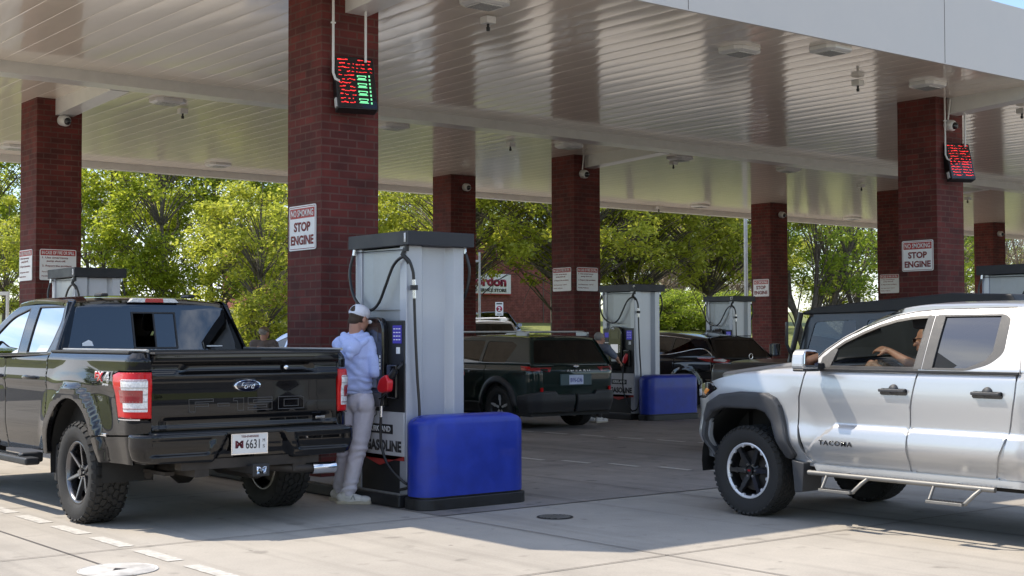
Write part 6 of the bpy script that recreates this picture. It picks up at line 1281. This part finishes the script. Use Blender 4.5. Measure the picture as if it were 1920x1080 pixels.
# ================================================================ store, trees, poles
m_leafA = leaf_mat('bright spring leaves', (.22, .30, .02), (.62, .66, .08), .74); m_leafB = leaf_mat('yellow green leaves', (.26, .32, .03), (.68, .68, .10), .66); m_leafC = leaf_mat('deep green leaves', (.18, .28, .025), (.52, .60, .08), .72); m_leafD = leaf_mat('pale buds', (.34, .31, .16), (.60, .55, .33), .4)
m_bark = mat('grey brown bark', (.12, .10, .08), .9, var=.4, scale=8, bump=.8, bscale=25); m_barkl = mat('pale twigs', (.27, .21, .15), .9, var=.3)
def px2(px, d): s = (px-960)/FOC*d; v = _F*d+_R*s; return v.x, v.y
def tree_proto(name, seed, H, Rc, zc0, mleaf, mbark, clumps=90, per=110, leaf=.15, bare=False, trunks=1, gap=.0, shape=1.0, trunk_r=.14):
    rnd = random.Random(seed); t = empty(name); b = MB(); tips = []
    cz = (H+zc0)/2; hz = (H-zc0)/2
    cents = []
    while len(cents) < clumps:
        th = rnd.uniform(0, 2*math.pi); ph = math.acos(rnd.uniform(-1, 1)); r_ = rnd.uniform(.35, 1)**.42
        k = 1+.28*noise.noise(Vector((math.cos(th)*1.6+seed, math.sin(th)*1.6, math.cos(ph)*2)))
        p = Vector((math.cos(th)*math.sin(ph)*Rc*r_*k, math.sin(th)*math.sin(ph)*Rc*r_*k, cz+math.cos(ph)*hz*r_*k*shape))
        if noise.noise(p*.55+Vector((seed, 0, 0))) < -.22+gap: continue
        cents.append(p)
    bases = []
    for k in range(trunks):
        a = 2*math.pi*k/trunks+seed; o = Vector((math.cos(a)*.12*(trunks > 1), math.sin(a)*.12*(trunks > 1), 0)); lean = Vector((math.cos(a), math.sin(a), 0))*(Rc*.35 if trunks > 1 else rnd.uniform(0, .3))
        top = Vector((lean.x, lean.y, H*.86)) if trunks == 1 else Vector((lean.x*1.6, lean.y*1.6, H*.75)); pts = [o+(top-o)*(i/7)+Vector((rnd.uniform(-.1, .1), rnd.uniform(-.1, .1), 0))*(i > 0) for i in range(8)]
        r0 = trunk_r/(1 if trunks == 1 else 1.3); b.tube(pts, [r0*(1-.82*i/7) for i in range(8)], 8); bases.append((pts, r0))
    for c in cents:
        pts, r0 = min(bases, key=lambda q: (q[0][4]-c).length); 
        i = max(1, min(6, int(7*max(.12, (c.z-.35*math.hypot(c.x, c.y)*1.1)/H)))); s0 = pts[i]; m1 = s0.lerp(c, .5)+Vector((rnd.uniform(-.25, .25), rnd.uniform(-.25, .25), rnd.uniform(.05, .45))); L_ = (c-s0).length
        b.tube([s0, s0.lerp(m1, .55)+Vector((0, 0, .05)), m1, c], [r0*.22*min(1, L_/2.5+.25), r0*.16, r0*.10, .010], 5, caps=False)
        n = 9 if bare else 2
        for k in range(n):
            d = Vector((rnd.gauss(0, 1), rnd.gauss(0, 1), rnd.gauss(.35, .8))).normalized()*rnd.uniform(.4, 1.1); s1 = m1.lerp(c, rnd.uniform(.2, 1)); e = s1+d; b.tube([s1, s1.lerp(e, .5)+Vector((rnd.uniform(-.08, .08),)*3), e], [.016, .011, .006], 4, caps=False)
            if bare:
                for q in range(3): s2 = s1.lerp(e, rnd.uniform(.3, 1)); b.tube([s2, s2+Vector((rnd.gauss(0, .25), rnd.gauss(0, .25), rnd.gauss(.12, .25)))], [.008, .005], 3, caps=False)
    b.build('trunk', mbark, t)
    if per:
        nl = clumps*per; rs = np.random.RandomState(seed); C = np.array([c[:] for c in cents]); idx = np.repeat(np.arange(clumps), per); sz = rs.uniform(.45, 1.0, clumps)
        off = rs.normal(0, 1, (nl, 3)); off /= np.linalg.norm(off, axis=1)[:, None]; off *= (rs.uniform(0, 1, nl)**.45)[:, None]*sz[idx][:, None]*np.array([.95, .95, .55])
        P = C[idx]+off; d1 = rs.normal(0, 1, (nl, 3)); d1[:, 2] *= .55; d1[:, 2] -= .25; d1 /= np.linalg.norm(d1, axis=1)[:, None]; nn = rs.normal(0, .55, (nl, 3))+np.array([0, 0, 1.]); d2 = np.cross(nn, d1); d2 /= np.linalg.norm(d2, axis=1)[:, None]
        s = (leaf*rs.uniform(.6, 1.25, nl))[:, None]; up = np.cross(d1, d2)*.12
        V = np.stack([P-d1*s*.5, P+d2*s*.28+up*s, P+d1*s*.6, P-d2*s*.28+up*s], 1).reshape(-1, 3); F = np.arange(nl*4).reshape(-1, 4)
        me = bpy.data.meshes.new('crown'); me.vertices.add(len(V)); me.vertices.foreach_set('co', V.ravel()); me.loops.add(nl*4); me.loops.foreach_set('vertex_index', F.ravel()); me.polygons.add(nl); me.polygons.foreach_set('loop_start', np.arange(nl)*4); me.update(); me.validate(); link('crown', me, mleaf, t)
    return t
PR = {}
def put(kind, px, d, label, s=1., xy=None, group='trees beyond the canopy', cat='tree'):
    x, y = xy or px2(px, d); z = terrain(x, y)-.1; pr, used = PR[kind]
    if not used: PR[kind] = (pr, True); o = pr; o.location = (x, y, z)
    else: o = copy_tree(pr, None, (x, y, z))
    o.rotation_euler = (0, 0, (px*.37+d) % 6.28); o.scale = (s, s, s*random.uniform(.97, 1.04)); tag(o, label, cat, group); return o
PR['dense'] = (tree_proto('leafy_tree', 11, 9.6, 3.1, 1.2, m_leafA, m_bark, 130, 150, .17), False)
PR['yellow'] = (tree_proto('leafy_tree', 5, 8.2, 2.8, .8, m_leafB, m_bark, 100, 150, .16), False)
PR['airy'] = (tree_proto('airy_tree', 23, 10.2, 3.6, 2.4, m_leafA, m_bark, 75, 55, .15, trunks=2, gap=.15), False)
PR['spread'] = (tree_proto('spreading_tree', 8, 9.4, 4.7, 3.0, m_leafB, m_bark, 200, 95, .18, trunks=1, shape=1.1, trunk_r=.16), False)
PR['multi'] = (tree_proto('multi_stem_tree', 31, 8.2, 3.8, 2.2, m_leafC, m_bark, 80, 85, .17, trunks=5, trunk_r=.20), False)
PR['bare'] = (tree_proto('bare_tree', 17, 8.5, 3.4, 1.0, m_leafD, m_barkl, 75, 12, .09, bare=True, trunks=4), False)
PR['bush'] = (tree_proto('shrub', 41, 2.1, 2.1, .1, m_leafC, m_bark, 60, 110, .15, trunk_r=.06), False)
TL = [('dense', -30, 52, 'dense leafy tree cut off by the left frame edge', 1.0), ('airy', 62, 60, 'airy tree right behind the leftmost column', 1.0), ('yellow', 10, 44, 'low yellow green tree at the left frame edge under the dense tree', .7), ('airy', 178, 54, 'airy tree with dark branches against the sky right of the leftmost column', .98), ('dense', 300, 52, 'dense round tree above the cab of the black pickup', 1.0), ('dense', 395, 56, 'tall dense tree left of the large near column', 1.08), ('yellow', 488, 47, 'bright yellow green tree beside the large near column', .92), ('airy', 520, 62, 'airy tree top against the sky beside the large near column', 1.05), ('yellow', 235, 62, 'yellow green tree between the airy tree and the dense round tree', 1.1),
      ('yellow', 600, 60, 'yellow green tree hidden behind the large near column', 1.1), ('yellow', 735, 78, 'pale distant tree seen over the first pump', 1.12), ('bare', 795, 84, 'bare distant tree top over the first pump', 1.1), ('yellow', 850, 90, 'distant tree behind the column right of the first pump', 1.1), ('spread', 1082, 62, 'spreading tree hanging in front of the store sign', 1.25), ('spread', 1040, 68, 'spreading tree just left of the column of the two fire signs', 1.3), ('spread', 868, 64, 'spreading tree behind the column right of the first pump', 1.22), ('spread', 1186, 66, 'spreading tree between pump 9 and its column', 1.15), ('spread', 1330, 70, 'spreading tree above pump 17', 1.25),
      ('yellow', 1165, 96, 'yellow green tree far behind pump 9', 1.25), ('dense', 1250, 104, 'dense tree far behind the bare shrubs', 1.2), ('yellow', 1335, 102, 'yellow green tree far behind pump 17', 1.3), ('dense', 1425, 100, 'dense tree far behind the stop engine column', 1.1), ('bare', 1232, 88, 'bare tan shrub tree just right of pump 9', .78), ('bare', 1296, 89, 'bare tan shrub tree behind the clipped shrubs', .82), ('bare', 1362, 90, 'bare tan shrub tree beside the grey lamp post', .82), ('bare', 1430, 90, 'bare tan tree behind the stop engine column', .7), ('multi', 1520, 70, 'many stemmed green tree right of the stop engine column', 1.3), ('multi', 1618, 72, 'many stemmed green tree left of the half hidden column', 1.3), ('yellow', 1560, 92, 'yellow green tree far behind the many stemmed trees', 1.1), ('multi', 1720, 76, 'many stemmed tree behind the red display column', 1.3), ('bare', 1830, 80, 'bare branched tree between the red display column and the farthest column', 1.3), ('bare', 1935, 82, 'bare branched tree at the right frame edge', 1.4), ('yellow', 1890, 100, 'yellow green tree behind the bare one at the right edge', 1.1)]
for k, px, d, lb, s in TL: put(k, px, d, lb, s)
for px, d, s, lb in ((1215, 82, 1.0, 'clipped shrub on the bank behind pump 9'), (1262, 83, 1.15, 'clipped shrub on the bank just right of pump 9'), (1312, 84, 1.1, 'clipped shrub on the bank just left of pump 17'), (1380, 86, 1.15, 'clipped shrub on the bank behind pump 17'), (250, 50, .8, 'shrub on the bank behind the black pickup cab'), (430, 50, .7, 'shrub on the bank near the white marker post'), (520, 56, .9, 'shrub beside the large near column on the bank'), (980, 66, .30, 'small mounded shrub left at the foot of the store wall'), (1010, 66, .30, 'small mounded shrub right at the foot of the store wall')): put('bush', px, d, lb, s, group='shrubs on the bank', cat='shrub')
for i, (x, y, k, s) in enumerate(((-58, 4, 'dense', 1.1), (-62, 16, 'yellow', 1.1), (-56, 36, 'dense', 1.2), (-10, -24, 'dense', 1.3), (4, -30, 'yellow', 1.5), (18, -28, 'dense', 1.2), (34, -26, 'spread', 1.4), (-56, -12, 'yellow', 1.0), (-14, 44, 'dense', 1.1))): put(k, i*50, i*3, 'roadside tree outside the view, seen only in reflections', s, xy=(x, y), group='roadside trees outside the view')
# ---- brick store
S0 = empty('brick_store', (46, 66, 0), label='long dark red brick store with a white sign behind the trees', cat='building')
bz = terrain(55, 66)-.6
b = MB(); b.box(-2, 13, 0, 22, bz, 8.0); b.build('wall', m_brickfar, S0); b = MB(); b.box(-2.15, 13.15, -.15, 22, 8.0, 8.25); b.build('coping', m_fascia, S0)
b = MB(); b.box(8.98, 9.02, -.03, .01, bz, 8.0); b.build('wall_joint', m_joint, S0)
sg = MB(); sg.box(-2.0, 1.92, -.14, -.02, 0, 1.22); xo = 50.4-46-.0
sgo = sg.build('sign_board', m_signwhite, S0, bevel=.03, loc=(xo, 0, 4.15)); b = MB(); b.box(-2.05, 1.97, -.15, -.02, -.06, .0); b.build('sign_edge', m_signred, sgo)
m_rasp = mat('raspberry red sign', (.36, .012, .06), .4)
text('lettering', 'Gordon', m_rasp, sgo, (.0, -.142, .76), (1, 0, 0), (0, 0, 1), 3.1, .62, .02, .05); text('lettering', 'FOOD SERVICE STORE', m_signblack, sgo, (.0, -.142, .22), (1, 0, 0), (0, 0, 1), 3.1, .20, .02, .03)
# ---- posts and small signs
def post(name, px, d, z1, r, m, label, cat='post'):
    x, y = px2(px, d); z = terrain(x, y)-.2; b = MB(); b.cyl((0, 0, 0), (0, 0, z1-z), r, r*.8, 14); o = empty(name, (x, y, z), -.67, label=label, cat=cat); b.build('post', m, o); return o
p = post('street_lamp', 1399, 50, 8.6, .080, m_grey, 'tall pale lamp post left of the stop engine column', 'lamp post'); b = MB(); b.box(-.55, .0, -.15, .15, 8.4, 8.5); b.build('lamp_head', m_grey, p, bevel=.02); b = MB(); b.cyl((0, 0, 0), (0, 0, .7), .26, n=20); b.build('base', m_curb, p)
p = post('street_lamp', 899, 56, 5.0, .060, m_grey, 'thin grey lamp post in front of the store sign', 'lamp post'); b = MB(); b.box(-.25, .0, -.08, .08, 4.55, 4.65); b.build('lamp_head', m_grey, p, bevel=.02)
p = post('pickup_sign', 936, 57, 2.7, .03, m_grey, 'small white parking sign with a red circled 2 below the store sign', 'sign'); zb_ = p.location.z
b = MB(); b.box(-.165, .165, -.05, -.03, 2.42-zb_, 2.98-zb_); bo_ = b.build('board', m_signwhite, p, bevel=.004); b = MB(); b.lathe([(-.054, 0), (-.054, .125), (-.05, .125)], 'y', 28, c=(0, 0, 2.70-zb_)); b.build('red_disc', m_rasp, bo_); text('lettering', '2', m_signwhite, bo_, (0, -.055, 2.70-zb_), (1, 0, 0), (0, 0, 1), None, .17, .003, .03); b = MB(); b.box(-.12, .12, -.053, -.049, 2.89-zb_, 2.94-zb_); b.box(-.10, .10, -.053, -.049, 2.47-zb_, 2.50-zb_); b.build('header_bar', m_signblack, bo_)

p = post('marker_post', 499, 50, 2.38, .045, m_white, 'small white marker post with an arrow board on the bank', 'sign'); b = MB(); b.prism([(-.02, 2.0), (.2, 2.0), (.30, 2.10), (.2, 2.20), (-.02, 2.20)], -.07, -.05, 'y', mtx=Matrix.Translation((0, 0, -p.location.z-.0))); b.build('arrow_board', m_white, p, fixn=True)
x, y = px2(6, 30); p = empty('metal_frame', (x, y, 0), -.67, label='white metal frame standing at the left frame edge', cat='frame'); b = MB(); b.cyl((.09, 0, 0), (.09, 0, 2.52), .035); b.box(-1.2, .125, -.04, .04, 2.48, 2.56); b.cyl((-1.15, 0, 0), (-1.15, 0, 2.5), .035); b.build('frame', m_white, p)
